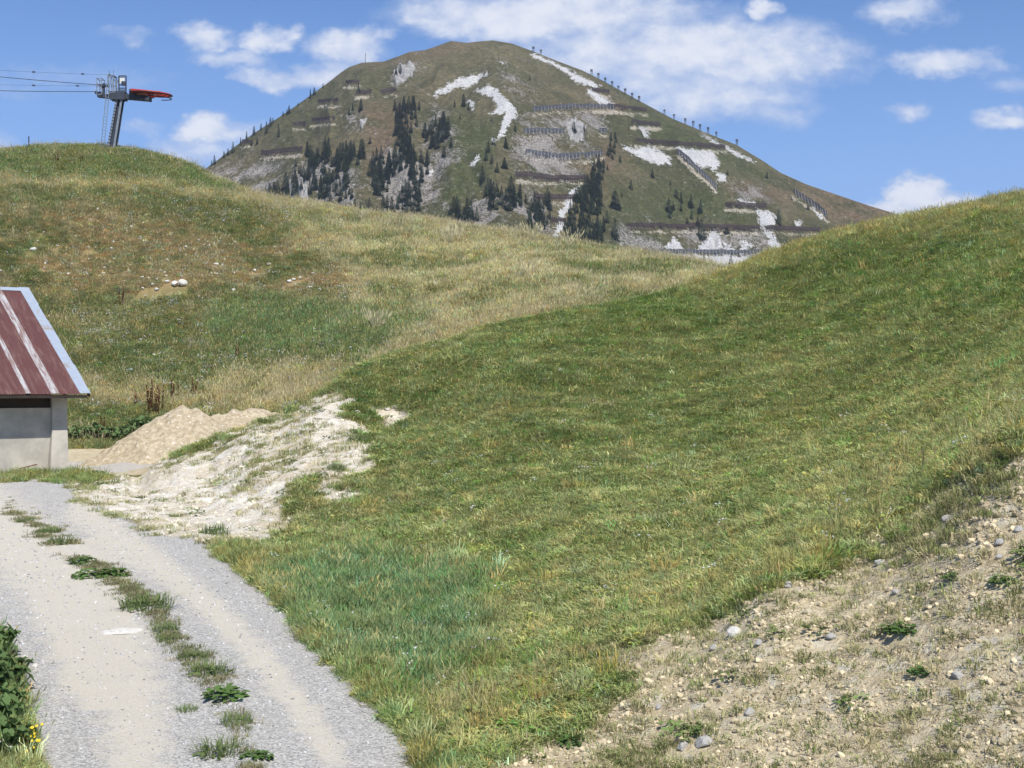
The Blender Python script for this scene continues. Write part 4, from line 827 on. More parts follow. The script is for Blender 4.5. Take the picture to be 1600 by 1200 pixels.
# ------------------------------------------------------------------ shed
TH = R(36); M_conc = simple('weathered_concrete', (.54, .505, .435), .9, 1.6, .28, bump=.01)
M_red, t = mat('red_brown_sheet'); P = t.n('ShaderNodeTexCoord').outputs['Object']
st = t.n('ShaderNodeMapping', None, Vector=P, Scale=(1, .12, .12)).outputs[0]
out(t, bsdf(t, t.mix(t.m('MULTIPLY', t.step(t.noise(st, 7., 6, .7), .46, .72), .35), t.mix(t.noise(st, 6., 4), (.105, .043, .038, 1), (.150, .063, .054, 1)), (.34, .24, .19, 1)), .55, None, .4))
M_galv, t = mat('galvanised_sheet'); P = t.n('ShaderNodeTexCoord').outputs['Object']
out(t, bsdf(t, t.mix(t.step(t.noise(P, 1.3, 5, .6), .57, .72), t.mix(t.noise(P, 5., 3), (.42, .48, .55, 1), (.55, .61, .68, 1)), (.42, .34, .25, 1)), .45, None, .5, .35))
M_strip, t = mat('faded_plastic'); P = t.n('ShaderNodeTexCoord').outputs['Object']; st = t.n('ShaderNodeMapping', None, Vector=P, Scale=(1, .08, .08)).outputs[0]
out(t, bsdf(t, t.mix(t.step(t.noise(st, 14., 6, .7), .38, .62), (.22, .13, .11, 1), (.46, .46, .46, 1)), .6, None, .3)); M_dark = simple('timber_and_gap_shade', (.05, .038, .03), .9, 3., .3); M_rust = simple('rusty_steel', (.20, .075, .045), .8, 5., .4)
shed = empty('shed', (-15.23, 43.82, 0), TH, 'concrete shed with red brown corrugated roof at the left edge', 'shed')
LW, DW = 12.0, 11.0
MB().box(-LW, -.5, .14, .34, -.3, 2.22).build('wall', M_conc, shed)
MB().add([(-.5, 0, 2.66), (0, 0, 2.66), (0, .5, 2.66), (-.5, .5, 2.66), (-.5, -.02, 1.55), (0, -.02, 1.55), (0, .5, 1.55), (-.5, .5, 1.55), (-.66, -.28, -.3), (0, -.28, -.3), (0, .5, -.3), (-.66, .5, -.3)],
         [(0, 1, 2, 3)] + [(a + k_, (a + 1) % 4 + k_, (a + 1) % 4 + k_ + 4, a + k_ + 4) for k_ in (0, 4) for a in range(4)]).build('pillar', M_conc, shed)
MB().box(-.34, -.02, .5, DW, -.3, 2.5).build('side_wall', M_conc, shed)
MB().box(-LW, -.34, DW - .2, DW, -.3, 2.5).build('back_wall', M_conc, shed)
MB().box(-LW - .2, -LW, .14, DW, -.3, 2.5).build('side_wall', M_conc, shed)
MB().box(-LW, -.5, .2, .32, 2.22, 2.95).build('gap_shade_band', M_dark, shed)  # dark band put in for the shade of the open gap under the roof
EX, EY, EZ = .55, -.8, 2.70; RUN_, RISE = 7.47, 4.0; SL = RISE / RUN_
def roofpt(x, q, dz=0): return (x, EY + q * RUN_, EZ + q * RISE + dz)
def sheet(x0, x1, q0, q1, corr, dz=0, th=.012, xt0=None, xt1=None):
    xt0 = x0 if xt0 is None else xt0; xt1 = x1 if xt1 is None else xt1
    m_ = max(1, int(abs(x1 - x0) / .0125)) if corr else 1; mb = MB(); top = []
    for i in range(m_ + 1):
        f_ = i / m_; xa = x0 + (x1 - x0) * f_; xb = xt0 + (xt1 - xt0) * f_; h_ = .014 * math.sin(xa / .085 * 6.283) if corr else 0
        top.append((roofpt(xa, q0, dz + h_), roofpt(xb, q1, dz + h_)))
    vs_ = [p for a in top for p in a] + [(p[0], p[1], p[2] - th) for a in top for p in a]; k_ = 2 * (m_ + 1); fs = []
    for i in range(m_):
        a = 2 * i; fs += [(a, a + 1, a + 3, a + 2), (a + k_, a + 2 + k_, a + 3 + k_, a + 1 + k_), (a, a + 2, a + 2 + k_, a + k_), (a + 1, a + 1 + k_, a + 3 + k_, a + 3)]
    fs += [(0, k_, k_ + 1, 1), (2 * m_, 2 * m_ + 1, 2 * m_ + 1 + k_, 2 * m_ + k_)]
    return mb.add(vs_, fs)
x = EX - .33
for wdt, kd in ((.72, 'r'), (.26, 's'), (.66, 'r'), (.16, 's'), (.88, 'r'), (.16, 's'), (.9, 'r'), (.16, 's'), (.9, 'r'), (.16, 's'), (.9, 'r'), (.16, 's'), (.9, 'r'), (.16, 's'), (.9, 'r'), (.16, 's'), (.9, 'r'), (.16, 's'), (1.6, 'r')):
    if kd == 'r': sheet(x - wdt, x, 0, .992, True).build('roof_sheet', M_red, shed)
    else: sheet(x - wdt, x, .002, .99, False, .018).build('light_strip', M_strip, shed)
    x -= wdt
XL = x
for j, (q0, q1) in enumerate(((0, .12), (.12, .24), (.24, .46), (.46, .66), (.66, .83), (.83, 1.))):
    w0 = .34 + .0 * j; sheet(EX - .36, EX + .02 * (j % 2), q0 + .001, q1 + .012, False, .024 + .004 * (j % 2), .01).build('roof_flashing', M_galv, shed)
ry, rz_ = EY + RUN_, EZ + RISE
MB().add([(XL, ry - .22, rz_ - .09), (EX, ry - .22, rz_ - .09), (EX, ry, rz_ + .05), (XL, ry, rz_ + .05), (XL, ry + .22, rz_ - .07), (EX, ry + .22, rz_ - .07)], [(0, 1, 2, 3), (3, 2, 5, 4)]).build('ridge_cap', M_galv, shed)
MB().add([(XL, ry, rz_ - .03), (EX, ry, rz_ - .03), (EX, DW + .5, 2.75), (XL, DW + .5, 2.75)], [(0, 1, 2, 3)]).build('rear_roof', M_red, shed)
MB().bar((XL, EY + .05, EZ - .09), (EX - .1, EY + .05, EZ - .09), .06, .1).build('gutter_board', M_dark, shed)
MB().bar((EX - .04, EY + .02, EZ - .06), (EX - .04, ry, rz_ - .08), .05, .1).build('barge_board', M_dark, shed)
for i in range(9):
    xx = -.25 - i * 1.3; MB().bar((xx, EY + .1, EZ - .1), (xx, ry, rz_ - .12), .08, .12).build('rafter', M_dark, shed)
bx_ = empty('rusty_skip', (-17.75, 41.75, 0), TH - .1, 'low rust red metal box at the foot of the shed wall', 'metal box')
MB().box(-1.6, 0, 0, .5, .0, .30).build('box_body', M_rust, bx_); MB().box(-1.63, .03, -.03, .53, .30, .34).build('rim', M_rust, bx_)
b_ = MB().tube([(-16.75, 42.2, .02), (-16.5, 42.4, .18), (-15.9, 42.85, .34)], .022, 6).build('bent_pipe', M_rust); tag(b_, 'thin rusty bent pipe leaning at the shed wall foot', 'pipe')

# ------------------------------------------------------------------ sand heap
hx = np.linspace(-24, -7, 260); hy = np.linspace(46.0, 59.5, 200); HX, HY = np.meshgrid(hx, hy)
base = zat(HX, HY); H = np.full(HX.shape, -9.)
for (px, Yc, zt, sl_) in ((289, 53.0, 2.10, .64), (305, 53.8, 1.85, .7), (345, 54.6, 1.80, .6), (368, 54.8, 1.92, .7), (395, 55.2, 2.0, .5), (428, 55.8, 1.75, .5), (262, 53.2, 1.45, .6), (235, 53.2, .85, .5)):
    xc = (px - 800) / FP * Yc; d = np.sqrt((HX - xc) ** 2 + (HY - Yc) ** 2); H = np.maximum(H, zt - sl_ * (np.sqrt(d * d + .3) - .42))
H = H + .16 * fbm(HX * .9, HY * .9, 4, 141) + .20 * fbm(HX * 2.2, HY * 2.2, 4, 143) - .12 * np.exp(-((HX + 13.35 + (HY - 53) * .3 + .2 * fbm(HX, HY * 1.5, 2, 7)) / .22) ** 2)
H = np.maximum(H, base - .25); hm = (H > base - .2)
hmq = hm[:-1, :-1] | hm[1:, :-1] | hm[:-1, 1:] | hm[1:, 1:]
M_sand, t = mat('sandy_spoil'); P = t.n('ShaderNodeNewGeometry').outputs['Position']
nz = t.noise(P, 5., 7, .65); vz = t.n('ShaderNodeTexVoronoi', None, Vector=P, Scale=12.)
cc = t.mix(t.step(nz, .3, .7), (.36, .29, .19, 1), (.58, .50, .36, 1)); cc = t.mix(t.m('MULTIPLY', t.step(t.noise(P, 18., 4, .65), .56, .68), .6), cc, (.27, .215, .14, 1)); cc = t.mix(t.step(t.n('ShaderNodeSeparateColor', None, vz.outputs['Color']).outputs[0], .96, .98), cc, (.66, .60, .50, 1))
out(t, bsdf(t, cc, .95, t.n('ShaderNodeBump', None, Strength=.9, Distance=.08, Height=nz), .1))
tag(grid_obj('sand_heap', HX, HY, H, M_sand, {}, hmq), 'two humped heap of tan sandy soil beside the yard', 'sand heap')

# ------------------------------------------------------------------ lift pylon
M_steel = simple('grey_steel', (.34, .38, .42), .55, 3., .3, .5); M_dsteel = simple('dark_steel', (.075, .085, .11), .6, 3., .3, .3); M_lred = simple('red_paint', (.50, .045, .035), .45, 3., .2); M_white = simple('white_board', (.75, .75, .70), .6); M_rub = simple('black_rubber', (.03, .03, .035), .7)
PY0 = 112.0; U = PY0 / FP                       # metres per photo pixel there
pz = lambda py: (232 - py) * U; pxx = lambda px: (px - 176) * U
gz = float(zat((176 - 800) / FP * PY0, PY0)) 
zb0 = zof(232, PY0)
pyl = empty('lift_pylon', ((176 - 800) / FP * PY0, PY0, zb0), 0, 'ski lift return pylon with a red wheel on the left hilltop', 'pylon')
def q(px, py, y=0.): return (pxx(px), y, pz(py))
for yv in (-.25, .25):
    for (b0, b1) in ((169.5, 184.5), (179, 192)):
        MB().bar(q(b0, 236 if True else 0, yv), q(b1, 152, yv), .17, .12, (0, 1, 0)).build('column_rail', M_steel if b0 < 175 or yv < 0 else M_dsteel, pyl)
MB().bar(q(174.5, 236, .05), q(188, 150, .05), .34, .30, (0, 1, 0)).build('column_web', M_dsteel, pyl)
lad = MB().bar(q(160, 236, -.5), q(171.5, 118, -.5), .05).bar(q(165, 236, -.5), q(176, 118, -.5), .05)
ld = lad.build('ladder', M_steel, pyl); rg = MB()
for i in range(24):
    f_ = i / 23; MB().bar(q(160 + 11.5 * f_, 236 - 118 * f_, -.5), q(165 + 11 * f_, 236 - 118 * f_, -.5), .035).build('rung', M_steel, ld)
stp = MB()
for i in range(17):
    f_ = i / 16; MB().bar(q(168 + 15 * f_, 233 - 78 * f_, -.3), q(171.5 + 15 * f_, 234 - 78 * f_, -.3), .07).build('climbing_step', M_dsteel, pyl)
MB().box(pxx(174), pxx(197), -.45, .45, pz(157), pz(144)).build('column_head', M_dsteel, pyl)
a_ = MB().add([(pxx(196), y, z) for y in (-.28, .28) for z in (pz(155), pz(147.5))] + [(pxx(236), y, z) for y in (-.28, .28) for z in (pz(158.5), pz(150))], [(0, 1, 3, 2), (4, 6, 7, 5), (0, 4, 5, 1), (2, 3, 7, 6), (1, 5, 7, 3), (0, 2, 6, 4)])
a_.build('arm', M_dsteel, pyl)
MB().add([(pxx(153), y, z) for y in (-.25, .25) for z in (pz(152), pz(149))] + [(pxx(176), y, z) for y in (-.25, .25) for z in (pz(154.5), pz(147))], [(0, 1, 3, 2), (4, 6, 7, 5), (0, 4, 5, 1), (2, 3, 7, 6), (1, 5, 7, 3), (0, 2, 6, 4)]).build('rear_arm', M_dsteel, pyl)
wh = empty('wheel_tmp', (0, 0, 0)); bpy.data.objects.remove(wh)
wc = Vector((pxx(236), 0, pz(146.5))); WR = 31.5 * U; tl = R(4)
def wp(r_, an, dz=0): return (wc.x + r_ * math.cos(an), r_ * math.sin(an), wc.z + dz - r_ * math.cos(an) * math.sin(tl) + r_ * math.sin(an) * .09)
whl = MB().tube([wp(WR * .97, k_ * math.pi / 24) for k_ in range(48)], .10, 6, True).tube([wp(WR * .72, k_ * math.pi / 16, .05) for k_ in range(32)], .05, 5, True)
for k_ in range(8):
    an = k_ * math.pi / 4 + .2; whl.bar(wp(.2, an, .12), wp(WR * .95, an, .02), .14, .16)
whl.tube([(wc.x, 0, wc.z - .35), (wc.x, 0, wc.z + .25)], .28, 12)
wo = whl.build('wheel', M_lred, pyl)
MB().tube([wp(WR * 1.02, k_ * math.pi / 24, -.02) for k_ in range(48)], .05, 6, True).build('tyre', M_rub, wo)
MB().tube([wp(WR * .99, k_ * math.pi / 24, -.30) for k_ in range(-10, 11)], .04, 6).build('guard', M_rub, wo)
MB().box(wc.x - WR - .05, wc.x - WR + .45, -.35, .35, wc.z - .35, wc.z + .35).build('wheel_bracket', M_dsteel, pyl)
MB().add([(wc.x - WR + .3, y, wc.z + z) for y in (-.9, .9) for z in (.08, .26)] + [(wc.x + .9, y * .3, wc.z + z) for y in (-.9, .9) for z in (.02, .16)], [(0, 1, 3, 2), (4, 6, 7, 5), (0, 4, 5, 1), (2, 3, 7, 6), (1, 5, 7, 3), (0, 2, 6, 4)]).build('wheel_cover', M_lred, wo)
def frame(name, x0, x1, y0, y1, yv, th, m_, mids=(), back=None):
    mb = MB()
    for yq in ((yv,) if back is None else (yv, back)):
        mb.bar(q(x0, y0, yq), q(x0, y1, yq), th).bar(q(x1, y0, yq), q(x1, y1, yq), th).bar(q(x0, y1, yq), q(x1, y1, yq), th).bar(q(x0, y0, yq), q(x1, y0, yq), th)
        for k_ in mids: mb.bar(q(x0, k_, yq), q(x1, k_, yq), th)
    if back is not None:
        for (x_, y_) in ((x0, y1), (x1, y1), (x0, y0), (x1, y0)): mb.bar(q(x_, y_, yv), q(x_, y_, back), th)
    return mb.build(name, m_, pyl)
fr = frame('sign_frame', 187.5, 198.5, 145, 120, -.3, .09, M_dsteel, (134, 139, 142))
MB().box(pxx(188.5), pxx(196), -.27, -.24, pz(131), pz(121.5)).build('panel', M_white, fr)
MB().tube([q(194.5, 134.5, -.25), q(194.5, 128.5, -.25)], .2, 8).build('lamp_box', M_dsteel, fr)
frame('platform_rail', 172, 180, 146, 119.5, -.45, .055, M_steel, (133,), .45)
frame('platform_rail', 179, 183, 146, 126, -.45, .045, M_steel, (136,), .45)
frame('cage', 153.5, 161, 149, 124, -.4, .05, M_steel, (133, 137), .4)
MB().box(pxx(156), pxx(170), -.2, .2, pz(135.5), pz(133)).box(pxx(160.5), pxx(163.5), -.12, .12, pz(150), pz(133)).build('sheave_arm', M_dsteel, pyl)
for (a, b) in ((151, 145), (157, 146), (163, 150), (158, 134), (163, 133)):
    MB().tube([q(a, b, -.12), q(a, b, .12)], .16, 10).build('sheave', M_dsteel, pyl)
MB().bar(q(172.5, 118, -.4), q(180, 120, .4), .08).tube([q(173, 117, -.4), q(173, 112, -.4)], .02, 5).tube([q(177.5, 119, 0), q(177.5, 110, 0)], .015, 5).build('top_bracket', M_dsteel, pyl)
def W3(px, py, Y): return Vector(((px - 800) / FP * Y, Y, zof(py, Y)))
M_cable = simple('steel_cable', (.07, .08, .11), .6)
for (a, b, r_, lab, mk_) in (((-500, 52, 104), (160, 133, 112), .030, 'upper thick haul cable running left from the pylon', ()), ((-500, 110, 104), (151, 143, 112), .030, 'lower thick haul cable running left from the pylon', ()),
                         ((-500, 62, 104), (173, 117, 112), .010, 'highest thin signal cable with small markers, left of the pylon', (.81, .93)), ((-500, 100, 104), (158, 134, 111.6), .010, 'faint thin cable with small markers between the thick ones', (.83, .94))):
    A_, B_ = W3(*a), W3(*b); pts = [A_.lerp(B_, i / 30) - Vector((0, 0, 1.2 * 4 * (i / 30) * (1 - i / 30) * .4)) for i in range(31)]
    o = MB().tube(pts, r_, 5).build('cable', M_cable); tag(o, lab, 'cable', 'cables of the lift')
    for f_ in mk_:
        c = A_.lerp(B_, f_) - Vector((0, 0, 1.2 * 4 * f_ * (1 - f_) * .4)); MB().box(c.x - .12, c.x + .12, c.y - .05, c.y + .05, c.z - .06, c.z + .06).build('marker', M_cable, o)
p = W3(45, 240, 112.0); o = MB().tube([p - Vector((0, 0, .5)), p + Vector((0, 0, 27 * U))], .055, 8).build('pole', M_dsteel); tag(o, 'short thin grey pole on the left hilltop', 'pole')
p = mhit(571, 100); o = MB().tube([p - Vector((0, 0, 1)), p + Vector((0, 0, 6))], .16, 5).build('summit_mast', M_dsteel); tag(o, 'tiny mast on the left shoulder of the mountain top', 'mast')

# ------------------------------------------------------------------ snow fences on the mountain
M_fg = simple('grey_fence', (.10, .105, .12), .8, 1., .3); M_fr = simple('rust_fence', (.05, .030, .028), .8, .5, .4, c2=(.07, .055, .05)); M_fd = simple('dark_fence', (.05, .048, .055), .8); M_fl = simple('pale_post', (.24, .24, .24), .8)
for pts, hh_, colr, lab in FENCES:
    P3 = []
    for a, b in zip(pts[:-1], pts[1:]):
        m_ = max(2, int(math.hypot(b[0] - a[0], b[1] - a[1]) / 2.6))
        for i in range(m_): P3.append(mhit(a[0] + (b[0] - a[0]) * i / m_, a[1] + (b[1] - a[1]) * i / m_))
    P3.append(mhit(*pts[-1]))
    if len(P3) > 6:                       # rows follow the contour smoothly
        yy_ = np.array([v.y for v in P3]); zz_ = np.array([v.z for v in P3]); ker = np.ones(5) / 5
        yy_[2:-2] = np.convolve(yy_, ker, 'valid'); zz_[2:-2] = np.convolve(zz_, ker, 'valid')
        P3 = [Vector((v.x, a, b)) for v, a, b in zip(P3, yy_, zz_)]
    mm_ = {'grey': M_fg, 'rust': M_fr, 'dark': M_fd}[colr]
    fe = empty('snow_fence', P3[0], 0, lab, 'snow fence', 'snow fences on the mountain'); o0 = P3[0]
    rails = MB(); lean = Vector((0, .35, 1)).normalized()
    for a, b in zip(P3[:-1], P3[1:]):
        a = a - o0; b = b - o0
        jj = random.uniform(-.25, .25)
        for k_ in range(4):
            h_ = hh_ * (.30 + .2 * k_) + jj; rails.bar(a + lean * h_ + (b - a) * .03, b + lean * h_ - (b - a) * .03, .2, .36)
    rails.build('rail_grid', mm_, fe)
    step_ = max(1, math.ceil(len(P3) / 60))
    for i, v in enumerate(P3[::1]):
        v = v - o0; jt = random.uniform(.9, 1.12)
        MB().bar(v - Vector((0, 0, .8)), v + lean * hh_ * jt, .28).bar(v + Vector((0, -1.8, -1.2)), v + lean * hh_ * .6, .24).build('post', (M_fl if i % 2 and colr != 'rust' else mm_), fe)
for i, (x, y) in enumerate(((427, 95), (464, 100), (718, 210), (752, 228), (787, 250), (821, 268), (852, 287), (886, 305), (921, 325), (956, 342), (1082, 405), (1130, 425), (1187, 445), (1226, 462), (1261, 478), (1301, 493), (1342, 510), (1445, 555))):
    p = mhit(700 + x / 3.2, 50 + y / 3.2 + 3); s_ = .65 + .25 * random.random()
    if i == 0: spm = [MB().bar((-.45, 0, -1), (-.45, .6, 4.4), .3).bar((.45, 0, -1), (.45, .6, 4.4), .3).mesh('posts', M_fd), MB().bar((-.7, .0, 1.7), (.7, .0, 1.7), .25).bar((-.8, .3, 3.0), (.8, .3, 3.0), .5).bar((-.8, .5, 3.9), (.8, .5, 3.9), .7).mesh('crossbars', M_fd)]
    e_ = empty('snow_barrier', p, random.uniform(-.2, .2), 'dark snow barrier seen end on, standing on the right skyline of the mountain', 'snow barrier', 'snow barriers along the right skyline'); e_.scale = (s_, s_, s_)
    for me in spm: link(bpy.data.objects.new(me.name, me), e_)

# ------------------------------------------------------------------ conifers
M_con, t = mat('conifer_needles'); oi = t.n('ShaderNodeObjectInfo').outputs['Random']
cl = t.mix(oi, (.042, .070, .054, 1), (.085, .115, .068, 1)); cl = t.mix(t.noise(t.n('ShaderNodeTexCoord').outputs['Object'], 1.2, 2), cl, t.mix(1., cl, (1.5, 1.5, 1.4, 1), 'MULTIPLY'))
out(t, t.n('ShaderNodeBsdfDiffuse', None, Color=cl))
M_bark = simple('bark', (.10, .075, .055), .9)
def conifer(seed, h=10., wr_=.23, nl=1500, bot=.06, powr=.85):
    r_ = random.Random(seed); mb = MB(); lob = [r_.uniform(.7, 1.2) for _ in range(8)]
    for _ in range(nl):
        f_ = r_.random() ** 1.25; z = h * (bot + (1 - bot) * f_); an = r_.uniform(0, 6.283)
        tier = .72 + .28 * ((1 - f_) * 13 % 1.0)
        rad = h * wr_ * ((1 - f_) ** powr * tier * lob[int(an / 6.283 * 8) % 8] + .012); rr = rad * r_.uniform(.45, 1.05) ** .7
        c = Vector((rr * math.cos(an), rr * math.sin(an), z - rr * .22)); s_ = h * .055 * r_.uniform(.6, 1.3) * (1 - f_ * .5)
        o_ = Vector((math.cos(an + r_.uniform(-.5, .5)), math.sin(an + r_.uniform(-.5, .5)), r_.uniform(-.55, .15))).normalized(); v = o_.cross(Vector((r_.uniform(-.5, .5), r_.uniform(-.5, .5), 1))).normalized() * s_ * .42
        mb.add([c - o_ * s_ * .6, c + v, c + o_ * s_ * .8, c - v], [(0, 1, 2, 3)])
    return mb.mesh('crown', M_con), MB().tube([(0, 0, -.6), (0, 0, h * .45), (0, 0, h * .93)], [h * .02, h * .013, h * .003], 6).mesh('trunk', M_bark)
CON = [conifer(1, 10, .20, 1500, .03, .62), conifer(2, 10, .25, 1500, .03, .7), conifer(3, 10, .17, 1400, .03, .55), conifer(4, 10, .22, 1500, .02, .5), conifer(5, 10, .30, 1700, .02, .6)]
ntree = 0
REST = []
def tree(px, py, hpx, label, group, kinds=(0, 1, 2, 3), sq=1.):
    global ntree
    p = mhit(px, py); s_ = hpx / FP * p.y / 10 * random.uniform(.92, 1.08); e_ = empty('conifer_tree', p, random.uniform(0, 6.28), label, 'conifer', group); sq *= random.uniform(.8, 1.2); e_.scale = (s_ * sq, s_ * sq, s_)
    cr, tr = CON[random.choice(kinds)]
    link(bpy.data.objects.new('crown', cr), e_); link(bpy.data.objects.new('trunk', tr), e_); ntree += 1
c4p = lambda x, y: (300 + x / 3.2, 50 + y / 3.2); c5p = lambda x, y: (700 + x / 3.2, 50 + y / 3.2); c6p = lambda x, y: (1000 + x / 3.2, 100 + y / 3.2)
for (x, y, h) in ((60, 712, 12), (45, 715, 9), (112, 665, 15), (98, 672, 9), (160, 632, 11), (180, 618, 12), (205, 605, 17), (243, 565, 13), (273, 537, 13), (310, 516, 13), (345, 490, 11), (372, 506, 19), (392, 472, 15), (405, 455, 9), (485, 410, 13), (475, 416, 8), (455, 418, 8), (530, 370, 6), (592, 333, 14), (612, 317, 12), (655, 279, 8)):
    tree(*c4p(x, y), h, 'small dark conifer in the line up the left skyline of the mountain', 'conifers along the left skyline')
for (x, y, h, lab) in ((433, 528, 19, 'dark conifer above the long rust snow fence, just inside the left skyline'), (325, 562, 10, 'small conifer under the left skyline tree line'), (297, 573, 9, 'smaller conifer left of the one under the skyline line'), (832, 307, 16, 'dark conifer on the upper left flank beside a rust fence'),
                     (845, 394, 19, 'right one of two conifers in the middle of the left flank'), (803, 398, 13, 'left one of two conifers in the middle of the left flank'), (786, 414, 12, 'small conifer below the pair of the left flank'), (1042, 206, 14, 'conifer at the left foot of the grey crag'), (1020, 212, 11, 'smaller conifer left of the one by the grey crag'),
                     (890, 563, 10, 'small conifer between the two big left stands'), (518, 676, 10, 'small conifer at the left edge of the left stand'), (1135, 393, 14, 'conifer at the upper right of the centre stand'), (1256, 470, 8, 'tiny conifer right of the centre stand'), (1313, 374, 12, 'small conifer left below the upper white streak'),
                     (1358, 378, 20, 'dark conifer between the two upper white streaks'), (1383, 390, 13, 'smaller conifer right of the one between the white streaks'), (1340, 440, 10, 'greenish small conifer below the upper white streaks'), (1296, 583, 19, 'dark conifer right of the centre stand on grass'),
                     (1260, 628, 17, 'conifer standing low at the right of the centre stand'), (1568, 582, 17, 'round conifer right of the white scree tip'), (1508, 566, 16, 'slim conifer at the tip of the upper white scree'), (1482, 603, 18, 'dark conifer left below the white scree tip'),
                     (1470, 645, 20, 'conifer at the lower end of the row below the white scree tip'), (1500, 660, 14, 'small conifer right of the row below the white scree tip'), (1525, 700, 17, 'conifer in the open below the scree tip row'), (1562, 685, 17, 'conifer right of the open one, next to the terraces'), (1452, 748, 24, 'slender conifer lowest of the column under the scree tip')):
    tree(*c4p(x, y), h, lab, 'conifers scattered on the left half of the mountain')
for (x, y, h, lab) in ((410, 243, 8, 'tiny conifer high under the summit, right of the rocks'), (1022, 732, 13, 'small conifer alone right of the ribbon of trees'), (915, 792, 18, 'conifer alone on grass right of the ribbon, left of the small one'), (828, 835, 14, 'left one of the close pair right of the ribbon'), (838, 883, 27, 'tall right one of the close pair right of the ribbon'),
                     (868, 830, 7, 'low bushy conifer beside the close pair'), (1140, 833, 17, 'upper left conifer of the right hand group'), (1165, 856, 18, 'conifer behind the upper left one in the right hand group'), (1215, 880, 22, 'broad conifer at the top right of the right hand group'), (1103, 905, 22, 'leftmost conifer of the right hand group'),
                     (1127, 896, 15, 'conifer just right of the leftmost of the right hand group'), (1108, 936, 12, 'lowest left small conifer of the right hand group'), (1165, 898, 12, 'small conifer in the middle of the right hand group'), (1218, 936, 14, 'small conifer under the broad one'), (1262, 912, 20, 'conifer at the right end of the right hand group'),
                     (1198, 972, 13, 'small conifer on the upper foot fence'), (1248, 970, 17, 'conifer directly above the tallest lone conifer'), (1265, 1040, 34, 'tallest lone dark conifer in front of the white scree at the foot'), (795, 955, 20, 'conifer right of the lower ribbon'), (757, 1060, 30, 'large conifer at the bottom of the ribbon'),
                     (835, 1036, 32, 'large conifer bottom right of the ribbon'), (860, 657, 11, 'small conifer right of the ribbon neck'), (797, 693, 10, 'small conifer touching the ribbon from the right'), (630, 505, 15, 'dark conifer in front of the small cliff'), (680, 503, 12, 'second conifer right of the small cliff front'),
                     (335, 497, 13, 'round conifer at the left end of the second fence'), (290, 583, 16, 'round dark conifer left of the third fence'), (283, 687, 17, 'conifer at the left border of the terraces'), (217, 447, 7, 'tiny conifer beside the middle white scree')):
    tree(*c5p(x, y), h, lab, 'conifers scattered on the right half of the mountain', (1, 3, 4))
for (x, y, h, lab) in ((635, 577, 12, 'small conifer alone near the right skyline'), (840, 731, 13, 'small round conifer left of the dark stepped fence'), (693, 808, 26, 'slim conifer right of the lower white chute'), (437, 558, 8, 'tiny conifer on the white scree tail'), (757, 686, 6, 'tiny shrubby conifer on the right flank'), (152, 606, 7, 'tiny conifer in the meadow left of the diagonal fence'),
                     (320, 1000, 17, 'left conifer of the clump at the very foot'), (345, 1004, 14, 'right conifer of the clump at the very foot'), (455, 1006, 15, 'conifer right of the clump at the very foot'), (265, 1006, 11, 'small conifer left of the clump at the very foot'), (225, 1002, 12, 'leftmost small conifer at the very foot')):
    tree(*c6p(x, y), h, lab, 'conifers scattered on the right half of the mountain', (1, 3, 4))
tree(*c6p(435, 845), 8, 'low dark bushy conifer in the white strip between the foot fences', 'conifers scattered on the right half of the mountain', (4,), 2.2)
def inpoly(x, y, poly):
    ins = False
    for (a, b), (c, d) in zip(poly, poly[1:] + poly[:1]):
        if (b > y) != (d > y) and x < a + (y - b) * (c - a) / (d - b): ins = not ins
    return ins
def stand(poly, cnt, h0, h1, dmin, label, group, kinds=(0, 1, 2, 3)):
    cnt = int(cnt * 2.0); dmin *= .6; h0 *= .62; h1 *= 1.0
    xs = [p[0] for p in poly]; ys = [p[1] for p in poly]; got = []; tries = 0
    while len(got) < cnt and tries < 6000:
        tries += 1; x = random.uniform(min(xs), max(xs)); y = random.uniform(min(ys), max(ys))
        if inpoly(x, y, poly) and all((x - a) ** 2 + ((y - b) * .6) ** 2 > dmin ** 2 for a, b in got): got.append((x, y))
    for x, y in got: REST.append((random.uniform(h0, h1), x, y, label, group, kinds))
LS = 'dark conifer in the dense stand on the lower left flank'; CS = 'dark conifer in the dense stand left of the mountain centre'
stand([(478, 240), (492, 236), (500, 252), (496, 270), (484, 262)], 7, 16, 22, 4, LS, 'left stand')
stand([(505, 238), (570, 232), (562, 262), (545, 270), (500, 275)], 17, 20, 28, 5, LS, 'left stand')
stand([(455, 275), (500, 268), (500, 300), (470, 318), (440, 312)], 12, 20, 28, 5.5, LS, 'left stand')
stand([(412, 305), (440, 300), (452, 318), (420, 320)], 5, 18, 26, 6, LS, 'left stand')
stand([(495, 285), (545, 280), (550, 312), (500, 322)], 12, 20, 28, 6, LS, 'left stand')
stand([(615, 172), (650, 165), (655, 188), (645, 215), (618, 218)], 14, 18, 24, 5, CS, 'centre stand')
stand([(622, 215), (640, 210), (642, 235), (620, 245)], 5, 18, 24, 5, CS, 'centre stand')
stand([(662, 205), (692, 185), (703, 208), (690, 235), (662, 232)], 12, 18, 26, 5, CS, 'centre stand')
stand([(576, 262), (600, 240), (622, 262), (608, 305), (590, 312), (578, 292)], 15, 20, 30, 5.5, CS, 'centre stand')
stand([(605, 250), (640, 238), (650, 250), (630, 268), (608, 270)], 9, 18, 26, 5.5, CS, 'centre stand')
stand([(640, 250), (672, 255), (672, 285), (655, 300), (640, 290)], 10, 20, 28, 5.5, CS, 'centre stand')
stand([(625, 300), (655, 295), (660, 325), (620, 325)], 9, 20, 28, 6, CS, 'centre stand')
